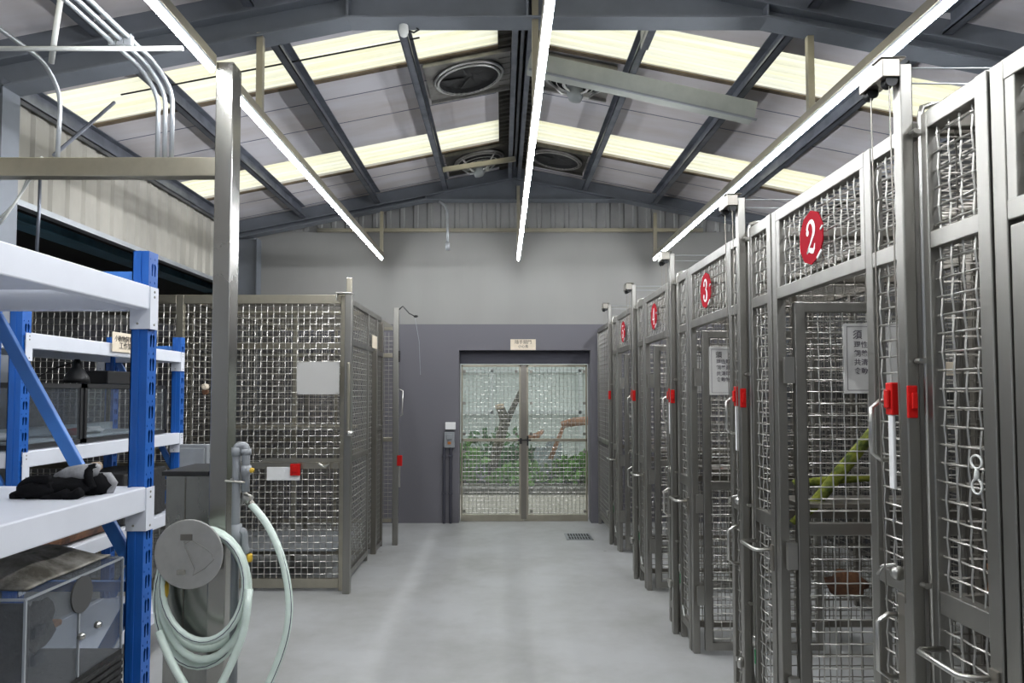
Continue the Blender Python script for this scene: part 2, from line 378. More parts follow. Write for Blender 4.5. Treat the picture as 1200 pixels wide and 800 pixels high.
def build_shell():
    b = MB(); b.box(-5.2, XR+0.2, Y0, YB+0.3, -0.1, 0.0); struct(b.build('floor', 'floor'))
    # back wall with the door opening (opening x -0.514..1.07, z 0..2.095)
    ox0, ox1, oz = -0.522, 1.086, 2.10
    b = MB(); t = 0.30; zt = CAMZ+1.985
    b.box(-5.2, ox0, YB, YB+t, 0, zt); b.box(ox1, XR+0.2, YB, YB+t, 0, zt); b.box(ox0, ox1, YB, YB+t, oz, zt)
    struct(b.build('wall_back', 'wall2'))
    b = MB(); b.box(ox0+0.002, ox1-0.002, YB+0.10, YB+0.22, 1.94, oz-0.001); struct(b.build('trim_1', 'lintel'))
    # corrugated gable over the plaster
    b = MB(); pts = []; x = -4.6; k = 0
    prof = [(0,0),(0.10,0),(0.115,0.02),(0.155,0.02),(0.17,0)]
    while x < XR:
        for dx, dy in prof[:-1]: pts.append((x+dx, YB+0.04-dy))
        x += 0.17
    v = []; f = []
    for (px, py) in pts: v += [(px, py, zt-0.02), (px, py, roofz(px))]
    for i in range(len(pts)-1): f.append((2*i, 2*i+2, 2*i+3, 2*i+1))
    b.add(v, f); b.build('wall_gable', 'gable')['kind'] = 'structure'
    # left wall: corrugated upper band above the long opening, solid near part
    b = MB(); pts = []; y = Y0
    while y < YB:
        for dy, dx in ((0,0),(0.11,0),(0.13,-0.022),(0.17,-0.022),(0.19,0)): pts.append((XL+dx, y+dy))
        y += 0.20
    v = []; f = []
    for (px, py) in pts: v += [(px, min(py, YB), 2.85), (px, min(py, YB), roofz(XL)+0.02)]
    for i in range(len(pts)-1): f.append((2*i, 2*i+1, 2*i+3, 2*i+2))
    b.add(v, f); b.box(XL-0.06, XL-0.03, Y0, YB, 2.855, roofz(XL)); struct(b.build('wall_left', 'corr'))
    b = MB(); b.box(XL-0.15, XL-0.03, Y0, 4.55, 0, 2.84); struct(b.build('wall_left', 'near_wall'))
    b = MB(); b.box(XL-0.05, XL+0.02, 4.4, YB, 2.815, 2.855); b.box(XL-0.04, XL+0.02, 4.5, 4.56, 2.2, 2.815); struct(b.build('trim_2', 'conduit'))
    b = MB(); b.box(-5.3, -5.2, Y0, YB+0.3, 0, 3.0); struct(b.build('wall_annex', 'dark_room'))
    b = MB(); b.box(-5.3, XL-0.07, Y0, YB+0.3, 3.0, 3.05); struct(b.build('ceiling_annex', 'dark_room'))
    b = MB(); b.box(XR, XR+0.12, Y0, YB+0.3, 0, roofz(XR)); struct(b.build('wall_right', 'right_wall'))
    b = MB(); b.box(-5.3, XR+0.1, Y0-0.1, Y0, 0, 4.3); struct(b.build('wall_front', 'near_wall'))
    # roof sheets with the translucent bands left open
    bands = [(0.76,1.33),(2.79,3.36),(4.80,5.34),(6.84,7.43)]  # the two nearest bands are out of view, added for light
    ed = [Y0]
    for a, c in bands: ed += [a, c]
    ed.append(YB+0.35)
    b = MB(); sm = MB(); lap = MB(); th = 0.03
    def slope_quad(mb, xa, xb, ya, yb, dz0, dz1):
        za, zb = roofz(xa), roofz(xb)
        mb.add([(xa,ya,za+dz0),(xb,ya,zb+dz0),(xb,yb,zb+dz0),(xa,yb,za+dz0),
                (xa,ya,za+dz1),(xb,ya,zb+dz1),(xb,yb,zb+dz1),(xa,yb,za+dz1)],
               [(0,3,2,1),(4,5,6,7),(0,1,5,4),(1,2,6,5),(2,3,7,6),(3,0,4,7)])
    for i in range(0, len(ed), 2):
        ya, yb = ed[i], ed[i+1]
        slope_quad(b, XL-0.15, RX-0.18, ya, yb, 0, th); slope_quad(b, RX+0.18, XR+0.15, ya, yb, 0, th)
        k = ya+0.36
        while k < yb-0.2:
            for xa, xb in ((XL, RX-0.2), (RX+0.2, XR)): slope_quad(sm, xa, xb, k, k+0.008, -0.003, 0.002)
            k += 0.5
    struct(b.build('ceiling', 'roof')); struct(sm.build('trim_3', 'roof_seam'))
    for a, c in bands:
        for xa, xb in ((XL, RX-0.18), (RX+0.18, XR)): slope_quad(lap, xa, xb, c-0.005, c+0.045, -0.012, 0.0)
    struct(lap.build('trim_4', 'brown_lap'))
    b = MB()
    slope_quad(b, RX-0.18, RX, Y0, YB+0.35, -0.005, th+0.03); slope_quad(b, RX, RX+0.18, Y0, YB+0.35, -0.005, th+0.03)
    y = Y0
    while y < YB:      # ribs of the ridge flashing
        slope_quad(b, RX-0.175, RX-0.03, y, y+0.02, -0.03, 0); slope_quad(b, RX+0.03, RX+0.175, y, y+0.02, -0.03, 0); y += 0.1
    struct(b.build('trim_5', 'ridge'))
    # skylight sheets: corrugated translucent
    n = 1
    for a, c in bands:
        for xa, xb in ((XL-0.1, RX-0.17), (RX+0.17, XR+0.1)):
            v = []; f = []; y = a-0.02; k = 0
            while y <= c+0.04:
                dz = (0, 0.0, 0.022, 0.022)[k % 4]
                v += [(xa, y, roofz(xa)+0.012+dz), (xb, y, roofz(xb)+0.012+dz)]; y += (0.05,0.012,0.03,0.012)[k % 4]; k += 1
            for i in range(k-1): f.append((2*i, 2*i+1, 2*i+3, 2*i+2))
            s = MB(); s.add(v, f); struct(s.build('window_%d' % n, 'skylight')); n += 1
build_shell()

# ------------------------------------------------------------------ steel frame of the roof
def purlin(x, y0, y1, label, group):
    s = -1 if x < RX else 1
    z1 = roofz(x)-0.004; z0 = z1-0.148; w = 0.055
    b = MB()
    b.box(x-0.004, x+0.004, y0, y1, z0, z1)
    b.box(x, x-s*w, y0, y1, z0, z0+0.007); b.box(x, x-s*w, y0, y1, z1-0.02, z1-0.013)
    b.box(x-s*w, x-s*(w-0.006), y0, y1, z0, z0+0.022)
    tag(b.build('roof_purlin', 'purlin'), label, 'purlin', group)
PL = [(-0.6875,'first purlin left of the ridge'),(-1.488,'second purlin left of the ridge'),(-2.364,'third purlin left of the ridge'),(-3.16,'eaves purlin along the left wall'),
      (1.004,'first purlin right of the ridge'),(1.824,'second purlin right of the ridge'),(2.60,'third purlin right of the ridge'),(3.42,'eaves purlin along the right wall')]
for x, nm in PL:
    purlin(x, 4.18, 8.26, 'grey steel ' + nm + ', between the two rafters', 'roof purlins')
    if abs(x) > 1.2: purlin(x, Y0, 4.01, 'grey steel ' + nm + ', near side of the front rafter', 'roof purlins')
b = MB()
for x in (RX-0.055, RX+0.055): b.box(x-0.02, x+0.02, Y0, 8.24, roofz(RX)-0.19, roofz(RX)-0.03)
b.box(RX-0.012, RX+0.012, Y0, 8.24, roofz(RX)-0.14, roofz(RX)-0.02)
tag(b.build('ridge_purlin', 'purlin'), 'double grey steel purlin running along the ridge', 'purlin')

def rafter(y, bot, label):
    root = thing('roof_rafter', label, 'rafter', (0, y, 0))
    xs = [XL+0.02, -0.90, 1.55, XR-0.02]
    def bz(x):
        if x < -0.90: return bot-0.205*(-0.90-x)
        if x > 1.55: return bot-0.205*(x-1.55)
        return bot
    web = MB(); fl = MB(); tf = MB()
    X = [XL+0.02, -0.90, RX, 1.55, XR-0.02]
    for i in range(4):
        a, c = X[i], X[i+1]
        web.add([(a,y-0.006,bz(a)),(c,y-0.006,bz(c)),(c,y-0.006,roofz(c)-0.01),(a,y-0.006,roofz(a)-0.01),
                 (a,y+0.006,bz(a)),(c,y+0.006,bz(c)),(c,y+0.006,roofz(c)-0.01),(a,y+0.006,roofz(a)-0.01)],
                [(0,1,2,3),(7,6,5,4),(0,4,5,1),(3,2,6,7)])
        for mbx, lo, hi in ((fl, lambda q: bz(q)-0.012, lambda q: bz(q)), (tf, lambda q: roofz(q)-0.17, lambda q: roofz(q)-0.158)):
            mbx.add([(a,y-0.075,lo(a)),(c,y-0.075,lo(c)),(c,y+0.075,lo(c)),(a,y+0.075,lo(a)),
                     (a,y-0.075,hi(a)),(c,y-0.075,hi(c)),(c,y+0.075,hi(c)),(a,y+0.075,hi(a))],
                    [(0,3,2,1),(4,5,6,7),(0,1,5,4),(1,2,6,5),(2,3,7,6),(3,0,4,7)])
    for x in (-0.90, RX, 1.55):
        web.box(x-0.006, x+0.006, y-0.07, y+0.07, bz(x), roofz(x)-0.16)
    web.build('web', 'beam', root); fl.build('bottom_flange', 'beam', root); tf.build('top_flange', 'beam', root)
    for s, x in ((1, XL+0.16), (-1, XR-0.16)):
        c = MB(); h = roofz(x)-0.25
        c.box(x-0.15, x+0.15, y-0.005, y+0.005, 0, h); c.box(x-0.155, x-0.145, y-0.075, y+0.075, 0, h); c.box(x+0.145, x+0.155, y-0.075, y+0.075, 0, h)
        c.build('column', 'beam', root)
    return root
rafter(4.10, CAMZ+2.19, 'big grey steel rafter crossing the top of the picture')
rafter(8.36, CAMZ+2.293, 'grey steel rafter against the far gable wall')
b = MB(); b.box(-0.002, 0.002, 0, 0, 0, 0)
b = MB(); p = P(752, 70, 4.6); b.box(0.95, 1.0, 4.45, 4.75, roofz(0.95)-0.21, roofz(0.95)-0.03)
tag(b.build('purlin_cleat', 'purlin'), 'short steel cleat bolted to the first purlin right of ridge', 'bracket')
# rail on the gable
b = MB(); b.box(-2.25, 2.45, 8.54, 8.58, CAMZ+1.955, CAMZ+2.0)
tag(b.build('gable_rail', 'steel_skylit', bevel=0.003), 'long pale horizontal rail across the far gable', 'rail')
b = MB(); b.tube([P(514,236,8.3), P(521,240,8.3), P(524,248,8.3), P(524.5,270,8.3), P(524.5,286,8.3)], 0.016, 8)
b.lathe(P(524.5,288,8.3), [(0.026,-0.05),(0.026,0.03),(0.012,0.05)], 10)
tag(b.build('cable_gland_pipe', 'conduit', smooth=True), 'short grey conduit hanging from the far rafter over the rail', 'pipe')
b = MB(); x = P(291, 400, 8.55)[0]; b.box(x-0.05, x+0.05, 8.54, 8.66, 0, 3.5)
struct(b.build('trim_6', 'conduit'))

# ------------------------------------------------------------------ LED light lines
def light_line(x, y0, y1, posts, label):
    z = CAMZ+1.57
    root = thing('linear_light', label, 'light', (x, y0, z))
    b = MB(); b.box(x-0.022, x+0.022, y0, y1, z+0.022, z+0.072); b.build('rail', 'steel_skylit', root, bevel=0.003)
    b = MB(); b.box(x-0.020, x+0.020, y0, y1, z+0.008, z+0.0215); b.build('housing', 'white', root)
    y = y0; L = 1.18
    while y < y1-0.05:
        e = min(y+L, y1)
        b = MB(); pr = [(-0.012,0.0075),(-0.0125,-0.006),(-0.007,-0.015),(0.007,-0.015),(0.0125,-0.006),(0.012,0.0075)]
        v = [(x+a, y+0.002, z+c) for a, c in pr]+[(x+a, e-0.002, z+c) for a, c in pr]
        b.add(v, [(i, (i+1)%6, (i+1)%6+6, i+6) for i in range(6)]+[(5,4,3,2,1,0),(6,7,8,9,10,11)])
        b.build('light_tube', 'tube', root); y = e
    for yp in posts:
        b = MB(); b.box(x-0.019, x+0.019, yp-0.019, yp+0.019, z+0.073, roofz(x)-(0.30 if yp < 5 else 0.27)); b.build('hanger', 'steel_skylit', root, bevel=0.002)
light_line(-1.41, -1.0, 3.385, [], 'near length of left white LED tube line, meeting the steel pillar')
light_line(-1.41, 3.53, 8.30, [4.06, 8.25], 'far length of left white LED tube line, beyond the steel pillar')
light_line(0.195, -1.0, 8.30, [4.06, 8.25], 'central white LED tube line under the ridge')
light_line(1.80, -1.0, 8.30, [4.06, 8.25], 'right white LED tube line above the numbered cages')

# ------------------------------------------------------------------ roof fans
def roof_vent(cx, cy, hx, hy, r, label, mtl, motor):
    tilt = 0.2 if cx < RX else -0.2
    root = thing('exhaust_fan', label, 'fan', (cx, cy, roofz(cx)), 'roof exhaust fans')
    def T(x, y, z): return (x, y, z + tilt*(x-cx) + roofz(cx))
    def sh(mb):
        mb.v = [T(*q) for q in mb.v]; return mb
    # square plate with a round hole
    b = MB(); n = 32; v = []; f = []
    for k in range(n):
        a = 2*PI*k/n; ca, sa = math.cos(a), math.sin(a); s = 1/max(abs(ca), abs(sa))
        v += [(cx+r*ca, cy+r*sa, -0.015), (cx+hx*ca*s, cy+hy*sa*s, -0.015), (cx+r*ca, cy+r*sa, -0.03), (cx+hx*ca*s, cy+hy*sa*s, -0.03)]
    for k in range(n):
        j = (k+1) % n
        f += [(4*k,4*k+1,4*j+1,4*j), (4*k+2,4*j+2,4*j+3,4*k+3), (4*k+1,4*k+3,4*j+3,4*j+1)]
    b.add(v, f); b.box(cx-hx, cx+hx, cy-hy-0.01, cy-hy+0.012, -0.055, -0.03); b.box(cx-hx, cx+hx, cy+hy-0.012, cy+hy+0.01, -0.055, -0.03)
    sh(b).build('mounting_plate', mtl, root)
    for rr, zz, tr in ((r*0.93, -0.06, 0.011), (r*1.02, -0.045, 0.013)):
        b = MB(); b.tube([(cx+rr*math.cos(2*PI*k/40), cy+rr*math.sin(2*PI*k/40), zz) for k in range(40)], tr, 8, closed=True)
        sh(b).build('ring', 'fan_ring' if mtl == 'fan_metal' else 'fan_metal', root, smooth=True)
    b = MB(); v = []; n = 32
    for h, q in ((-0.07, r*0.9), (-0.016, r*0.9)):
        v += [(cx+q*math.cos(2*PI*k/n), cy+q*math.sin(2*PI*k/n), h) for k in range(n)]
    b.add(v, [(k,(k+1)%n,(k+1)%n+n,k+n) for k in range(n)]+[tuple(range(n, 2*n))]); sh(b).build('shroud', 'fan_dark', root)
    b = MB()
    for k in range(5):
        a = 2*PI*k/5; a2 = a+0.7
        b.add([(cx+0.04*math.cos(a),cy+0.04*math.sin(a),-0.02),(cx+r*0.82*math.cos(a),cy+r*0.82*math.sin(a),-0.018),
               (cx+r*0.82*math.cos(a2),cy+r*0.82*math.sin(a2),-0.034),(cx+0.04*math.cos(a2),cy+0.04*math.sin(a2),-0.034)], [(0,1,2,3)])
    sh(b).build('fan_blade', 'fan_dark', root)
    if motor:
        z = -0.20
        b = MB()
        for a in (0.4, 2.74, 3.9, 5.5): b.tube([(cx+r*1.0*math.cos(a), cy+r*1.0*math.sin(a), -0.04), (cx+0.11*math.cos(a), cy+0.11*math.sin(a), z+0.03), (cx, cy, z+0.02)], 0.010, 6)
        sh(b).build('support_arm', 'fan_ring', root, smooth=True)
        b = MB(); b.lathe((cx,cy,0), [(0.03,-0.06),(0.06,-0.09),(0.068,-0.13),(0.066,-0.19),(0.050,-0.225),(0.02,-0.235)], 18); sh(b).build('motor', 'motor', root, smooth=True)
        b = MB()
        for k in range(3):
            rr = (0.10,0.15,0.20)[k]; b.tube([(cx+rr*math.cos(2*PI*i/24), cy+rr*math.sin(2*PI*i/24), -0.11+0.012*k) for i in range(24)], 0.004, 5, closed=True)
        sh(b).build('guard', 'fan_ring', root, smooth=True)
        b = MB(); b.box(cx+0.07, cx+0.11, cy-0.018, cy+0.018, -0.185, -0.15); sh(b).build('terminal_box', 'fan_ring', root)
    return root
roof_vent(-0.27, 5.72, 0.34, 0.34, 0.27, 'round roof exhaust fan nearest the camera, left of ridge, bright ring', 'fan_metal', False)
roof_vent(0.60, 5.72, 0.30, 0.30, 0.25, 'roof exhaust fan with grey motor behind the pale sloping tray', 'fan_metal', True)
roof_vent(-0.25, 7.78, 0.36, 0.33, 0.26, 'dark roof exhaust fan with motor at the far gable, left of ridge', 'ridge', True)
roof_vent(0.60, 7.74, 0.33, 0.33, 0.27, 'dark round roof exhaust fan at the far gable, right of ridge', 'ridge', False)
b = MB()
pa, pb = P(519,199,7.45), P(604,186,7.45); b.bar(pa, pb, 0.03, 0.05)
tag(b.build('slotted_angle', 'yellow'), 'pale slotted bar below the far skylight left of ridge', 'bracket'); b = None
bpy.data.objects['slotted_angle'].data.materials[0] = M['steel_skylit']
# tray across the purlins
root = thing('cable_tray', 'pale sloping cable tray crossing under the right purlins', 'cable tray', (1.1, 5.1, 3.8))
b = MB(); za = CAMZ+2.475-0.07; zb = CAMZ+2.13-0.07
b.bar((0.20, 5.15, za+0.03), (1.86, 5.15, zb), 0.11, 0.135); b.build('tray_body', 'tray', root, bevel=0.004)
b = MB(); b.bar((0.20, 5.09, za+0.03-0.07), (1.86, 5.09, zb-0.07), 0.02, 0.012); b.build('tray_lip', 'pvc', root)
# sensor on the front rafter
root = thing('ceiling_sensor', 'small white round detector under the front rafter, left of ridge', 'detector', P(472,40,4.12))
b = MB(); c = P(473,33,4.12); b.lathe(c, [(0.018,0.05),(0.026,0.025),(0.028,0),(0.030,-0.02),(0.022,-0.045),(0.008,-0.055)], 16); b.build('detector_body', 'cable', root, smooth=True)
b = MB(); b.tube([P(476,30,4.15), P(486,31,4.15), P(491,35,4.15), P(485,38,4.15), P(478,36,4.15)], 0.006, 6); b.build('wire_loop', 'black_cable', root, smooth=True)
b = MB(); b.tube([(-2.68,4.9,roofz(-2.68)-0.05), (-0.58,4.9,roofz(-0.58)-0.06)], 0.006, 6)
tag(b.build('roof_cable', 'black_cable'), 'thin dark cable across the front skylight left of ridge', 'cable')
b = MB(); b.tube([P(63,182,3.8), P(134,120,4.3)], 0.010, 6)
tag(b.build('brace_rod', 'purlin'), 'dark diagonal rod under the eaves at left', 'rod')

# ------------------------------------------------------------------ back wall details
def mesh_door(x0, x1, name, swap):
    y = YB+0.15
    root = bpy.data.objects.new(name, None); C.objects.link(root); root.location = (x0, y, 0); root['kind'] = 'structure'
    b = MB(); z0, z1 = 0.03, 1.93; w = 0.04
    lw = 0.055 if swap else 0.022; rw = 0.022 if swap else 0.055
    b.box(x0, x0+lw, y-0.02, y+0.02, z0, z1); b.box(x1-rw, x1, y-0.02, y+0.02, z0, z1)
    b.box(x0, x1, y-0.02, y+0.02, z1-0.03, z1); b.box(x0, x1, y-0.022, y+0.022, z0-0.03, z0+0.05); b.box(x0, x1, y-0.02, y+0.02, 0.975, 1.012)
    b.build('door_frame', 'steel_skylit', root, bevel=0.003)
    b = MB(); crimp_mesh(b, (x0,y,0.05), (1,0,0), (0,0,1), x1-x0, 1.86, 0.05, 0.0032, 0.003, True, sides=3); b.build('wire_mesh', 'wire', root)
    b = MB(); b.box(x0+0.02, x1-0.02, y+0.03, y+0.035, 0.06, 1.9); b.build('clear_panel', 'haze_acrylic', root)
    b = MB()
    for zz in (0.12, 0.85, 1.07, 1.45, 1.84):
        for xx in ((x0+0.04, x1-0.09) if not swap else (x0+0.09, x1-0.04)): b.box(xx-0.017, xx+0.017, y-0.027, y-0.02, zz-0.017, zz+0.017)
    b.build('clip', 'stone_kerb', root)
    return root
d1 = mesh_door(-0.505, 0.27, 'door_1', False)
d2 = mesh_door(0.275, 1.062, 'door_2', True)
b = MB(); y = YB+0.12; b.box(0.22, 0.25, y-0.03, y, 0.95, 1.02); b.box(0.20, 0.36, y-0.035, y-0.02, 0.99, 1.005); b.box(0.31,0.33,y-0.04,y,0.93,1.05); b.build('latch', 'grate', d1)
b = MB(); b.box(0.238, 0.305, y-0.012, y+0.005, 0.03, 1.92); b.build('meeting_strip', 'steel_dark', d1)

root = thing('door_sign', 'small cream sign with two lines of characters above the mesh doors', 'sign', (0.25, YB, 2.15))
b = MB(); b.box(P(598,0,YB)[0], P(627,0,YB)[0], YB-0.012, YB-0.001, P(0,410,YB)[2], P(0,397.5,YB)[2]); b.build('sign_plate', 'cream', root)
text_mesh('lettering', '隨手關門', 0.052, 'ink', (P(612.5,0,YB)[0], YB-0.013, P(0,401,YB)[2]), (1,0,0), (0,0,1), root)
text_mesh('lettering', '小心鳥', 0.042, 'ink', (P(612.5,0,YB)[0], YB-0.013, P(0,406,YB)[2]), (1,0,0), (0,0,1), root)

root = thing('wall_switch', 'white switch with grey socket box and two conduits left of the doors', 'switch', P(528, 560, YB))
b = MB(); q0 = P(522,503,YB); q1 = P(534,494.5,YB); b.box(q0[0], q1[0], YB-0.035, YB-0.001, q0[2], q1[2]); b.build('switch_plate', 'paper', root, bevel=0.004)
b = MB(); q0 = P(521,524,YB); q1 = P(533,506,YB); b.box(q0[0], q1[0], YB-0.05, YB-0.001, q0[2], q1[2]); b.box(q0[0]+0.03,q1[0]-0.03,YB-0.07,YB-0.05,q0[2]+0.1,q1[2]-0.02); b.build('socket_box', 'pvc', root, bevel=0.004)
b = MB(); q0 = P(525,520,YB); b.box(q0[0], q0[0]+0.04, YB-0.06, YB-0.05, q0[2], q0[2]+0.03); b.build('socket_tab', 'orange_wood', root)
for px in (522.5, 530):
    b = MB(); x = P(px,0,YB)[0]; b.tube([(x,YB-0.025,0.0),(x,YB-0.025,P(0,523,YB)[2])], 0.017, 8)
    for zz in (0.35, 0.8): b.box(x-0.026, x+0.026, YB-0.045, YB, zz, zz+0.02)
    b.build('conduit', 'lintel', root)

# floor drain
root = thing('floor_drain', 'black slotted drain grate in the grey floor before the doors', 'drain', (0.83, 7.9, 0))
b = MB(); x0, x1, y0, y1 = 0.70, 0.985, 7.68, 8.02
b.box(x0, x1, y0, y0+0.02, 0.001, 0.006); b.box(x0, x1, y1-0.02, y1, 0.001, 0.006); b.box(x0,x0+0.02,y0,y1,0.001,0.006); b.box(x1-0.02,x1,y0,y1,0.001,0.006); b.box(x0,x1,y0+0.16,y0+0.18,0.001,0.006)
for i in range(9): b.box(x0+0.02+i*0.03, x0+0.03+i*0.03, y0, y1, 0.001, 0.006)
b.build('grate', 'conduit', root)
b = MB(); b.box(x0+0.005, x1-0.005, y0+0.005, y1-0.005, 0.0005, 0.0015); b.build('pit', 'grate', root)

# ------------------------------------------------------------------ right row: numbered cages
XF = 1.165; XBK = 2.66; U = 1.372; B0 = 1.965-1.372
def frame(parent, boxes, name='frame', m='steel', bev=0.003):
    b = MB()
    for i, q in enumerate(boxes):
        e = 0.0005*(i % 6); b.box(q[0]+e, q[1]-e, q[2]+e, q[3]-e, q[4]+e, q[5]-e)
    return b.build(name, m, parent, bevel=bev)
def cage(loc, label, detail=True):
    """cage unit built at its base point (post side, y=0)"""
    y = loc[1]
    root = thing('animal_cage', label, 'cage', (XF, y, 0), 'numbered animal cages on the right')
    h = 2.355; w = 0.04
    def mesh(par, o, u, wv, A, B, name='wire_mesh', crimp=True, m='wire', sides=4, r=0.003):
        b = MB(); crimp_mesh(b, o, u, wv, A, B, 0.05, r, 0.0024, crimp, sides=sides); return b.build(name, m, par)
    ya, yb, yc, yd = y+0.045, y+0.29, y+1.07, y+1.352
    # near narrow panel
    p = frame(root, [(XF,XF+w,ya,ya+0.03,0,h),(XF,XF+w,yb-0.04,yb,0,h),(XF,XF+w,ya+0.03,yb-0.04,1.97,2.02),(XF,XF+w,ya+0.03,yb-0.04,1.0,1.05),
        (XF,XF+w,ya+0.03,yb-0.04,0.10,0.15),(XF,XF+w,ya+0.03,yb-0.04,h-0.05,h)], 'narrow_panel')
    mesh(p, (XF+0.02,ya,0.1), (0,1,0), (0,0,1), yb-ya, h-0.12)
    # far panel
    p = frame(root, [(XF,XF+w,yc-0.045,yc,0,h),(XF-0.005,XF+w,yc+0.004,yc+0.05,0,h),(XF,XF+w,yd-0.03,yd,0,h),(XF,XF+w,yc+0.05,yd-0.03,1.97,2.02),(XF,XF+w,yc+0.05,yd-0.03,0.99,1.055),
        (XF,XF+w,yc+0.05,yd-0.03,0.10,0.15),(XF,XF+w,yc+0.05,yd-0.03,h-0.05,h)], 'side_panel')
    mesh(p, (XF+0.02,yc,0.1), (0,1,0), (0,0,1), yd-yc, h-0.12)
    # number transom
    p = frame(root, [(XF,XF+w,yb,yc-0.045,h-0.05,h),(XF,XF+w,yb,yc-0.045,1.975,2.025),(XF,XF+w,yb,yb+0.03,2.0,h),(XF,XF+w,yc-0.08,yc-0.045,2.0,h)], 'transom_panel')
    mesh(p, (XF+0.02,yb,2.02), (0,1,0), (0,0,1), yc-yb, h-2.05)
    # door leaf, swung inwards against the far side
    dy = y+0.985; dx0, dx1 = XF+0.06, XF+0.78
    p = frame(root, [(dx0,dx0+0.045,dy,dy+0.03,0.03,1.96),(dx1-0.045,dx1,dy,dy+0.03,0.03,1.96),(dx0,dx1,dy,dy+0.03,1.915,1.96),(dx0,dx1,dy,dy+0.03,0.03,0.08),
        (dx0,dx1,dy,dy+0.03,0.99,1.045)], 'door')
    mesh(p, (dx0,dy+0.015,0.05), (1,0,0), (0,0,1), dx1-dx0, 1.88)
    for hz in (1.62, 0.85, 0.30):
        b = MB(); b.box(dx0-0.035, dx0-0.002, dy+0.005, dy+0.035, hz, hz+0.11); b.box(dx0-0.045, dx0-0.035, dy-0.002, dy+0.02, hz, hz+0.11); b.build('hinge', 'rod', p)
    # feet
    for yy in (yc-0.022, yd-0.015, yb-0.02):
        pass
    # partition, back and top
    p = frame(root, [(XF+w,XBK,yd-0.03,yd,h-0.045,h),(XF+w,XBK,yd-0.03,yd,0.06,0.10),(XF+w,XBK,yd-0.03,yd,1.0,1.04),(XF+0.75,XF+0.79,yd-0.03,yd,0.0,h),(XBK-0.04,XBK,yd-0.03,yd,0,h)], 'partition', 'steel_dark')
    mesh(p, (XF+w,yd-0.015,0.08), (1,0,0), (0,0,1), XBK-XF-w, h-0.1, m='wire_shaded', crimp=detail, sides=3)
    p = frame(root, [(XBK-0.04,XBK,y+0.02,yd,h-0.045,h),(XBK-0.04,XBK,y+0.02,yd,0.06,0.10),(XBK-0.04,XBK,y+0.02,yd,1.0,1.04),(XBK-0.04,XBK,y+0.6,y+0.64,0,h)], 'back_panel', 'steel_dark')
    mesh(p, (XBK-0.02,y,0.08), (0,1,0), (0,0,1), 1.3, h-0.1, m='wire_shaded', crimp=False, sides=3)
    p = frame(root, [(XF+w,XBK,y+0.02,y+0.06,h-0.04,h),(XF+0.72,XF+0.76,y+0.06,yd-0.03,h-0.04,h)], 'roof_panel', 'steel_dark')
    mesh(p, (XF+w,y,h-0.02), (1,0,0), (0,1,0), XBK-XF-w, 1.3, m='wire_shaded', crimp=False, sides=3)
    # shelf inside
    p = frame(root, [(XF+0.10,XF+0.80,y+1.06,y+1.31,1.09,1.11)], 'inner_shelf', 'steel_dark')
    # handle, latch, lever on the narrow panel
    b = MB(); X = XF-0.055; yh = y+0.165
    b.tube([(XF,yh,1.555),(XF-0.03,yh,1.555),(X,yh,1.535),(X,yh,1.40),(XF-0.03,yh,1.38),(XF+0.002,yh,1.38)], 0.0075, 8); b.build('handle', 'rod', root, smooth=True)
    b = MB(); b.tube([(XF,yh-0.02,0.93),(XF-0.03,yh-0.02,0.93),(X-0.005,yh-0.02,0.91),(X-0.005,yh-0.02,0.77),(XF-0.03,yh-0.02,0.75),(XF+0.002,yh-0.02,0.75)], 0.0085, 8); b.build('handle', 'rod', root, smooth=True)
    b = MB(); b.box(XF-0.014, XF, y+0.085, y+0.125, 0.70, 1.0); b.build('bolt_plate', 'steel_dark', root, bevel=0.003)
    b = MB(); b.tube([(XF-0.01,y+0.105,1.06),(XF-0.03,y+0.105,1.085),(XF-0.05,y+0.13,1.075),(XF-0.055,y+0.15,1.045)], 0.005, 6)
    b.lathe((XF-0.02,y+0.105,1.06), [(0.02,-0.008),(0.02,0.008)], 12, 'y'); b.build('hook', 'rod', root, smooth=True)
    b = MB(); b.box(XF-0.026, XF-0.016, y+0.105, y+0.13, 1.30, 1.515); b.build('lever', 'paper', root, bevel=0.003)
    b = MB(); b.box(XF-0.030, XF-0.001, y+0.10, y+0.135, 1.515, 1.61); b.box(XF-0.040,XF-0.030,y+0.105,y+0.127,1.535,1.59); b.build('clamp', 'red_clamp', root, bevel=0.004)
    # big loop handle on the side panel
    b = MB(); z = 0.905; X = XF-0.075
    b.tube([(XF,yd-0.05,z),(X+0.015,yd-0.05,z),(X,yd-0.065,z),(X,yc+0.06,z),(X+0.015,yc+0.045,z),(XF,yc+0.045,z)], 0.008, 8); b.build('handle', 'rod', root, smooth=True)
    b = MB(); b.box(XF-0.012, XF, yc+0.015, yc+0.045, 0.82, 0.93); b.build('bolt_plate', 'steel_dark', root, bevel=0.003)
    return root
units = [('near numbered-row steel mesh cage cut off at the right edge', 0), ('steel mesh cage carrying red number 2', 1), ('steel mesh cage carrying red number 3', 2),
         ('steel mesh cage carrying red number 4', 3), ('steel mesh cage carrying red number 5, nearest the far wall', 4)]
c0 = cage((0, B0, 0), units[0][0])
for lb, k in units[1:]: dup(c0, (XF, B0+U*k, 0), lb)
for ch in list(c0.children):
    if ch.name.startswith('door'):
        for g in list(ch.children): bpy.data.objects.remove(g)
        bpy.data.objects.remove(ch)
ya, yb = B0+0.255, B0+1.02
pd_ = frame(c0, [(XF+0.002,XF+0.036,ya,ya+0.045,0.03,1.965),(XF+0.002,XF+0.036,yb-0.05,yb,0.03,1.965),(XF+0.002,XF+0.036,ya,yb,1.915,1.965),(XF+0.002,XF+0.036,ya,yb,0.03,0.08),(XF+0.002,XF+0.036,ya,yb,1.02,1.075)], 'door')
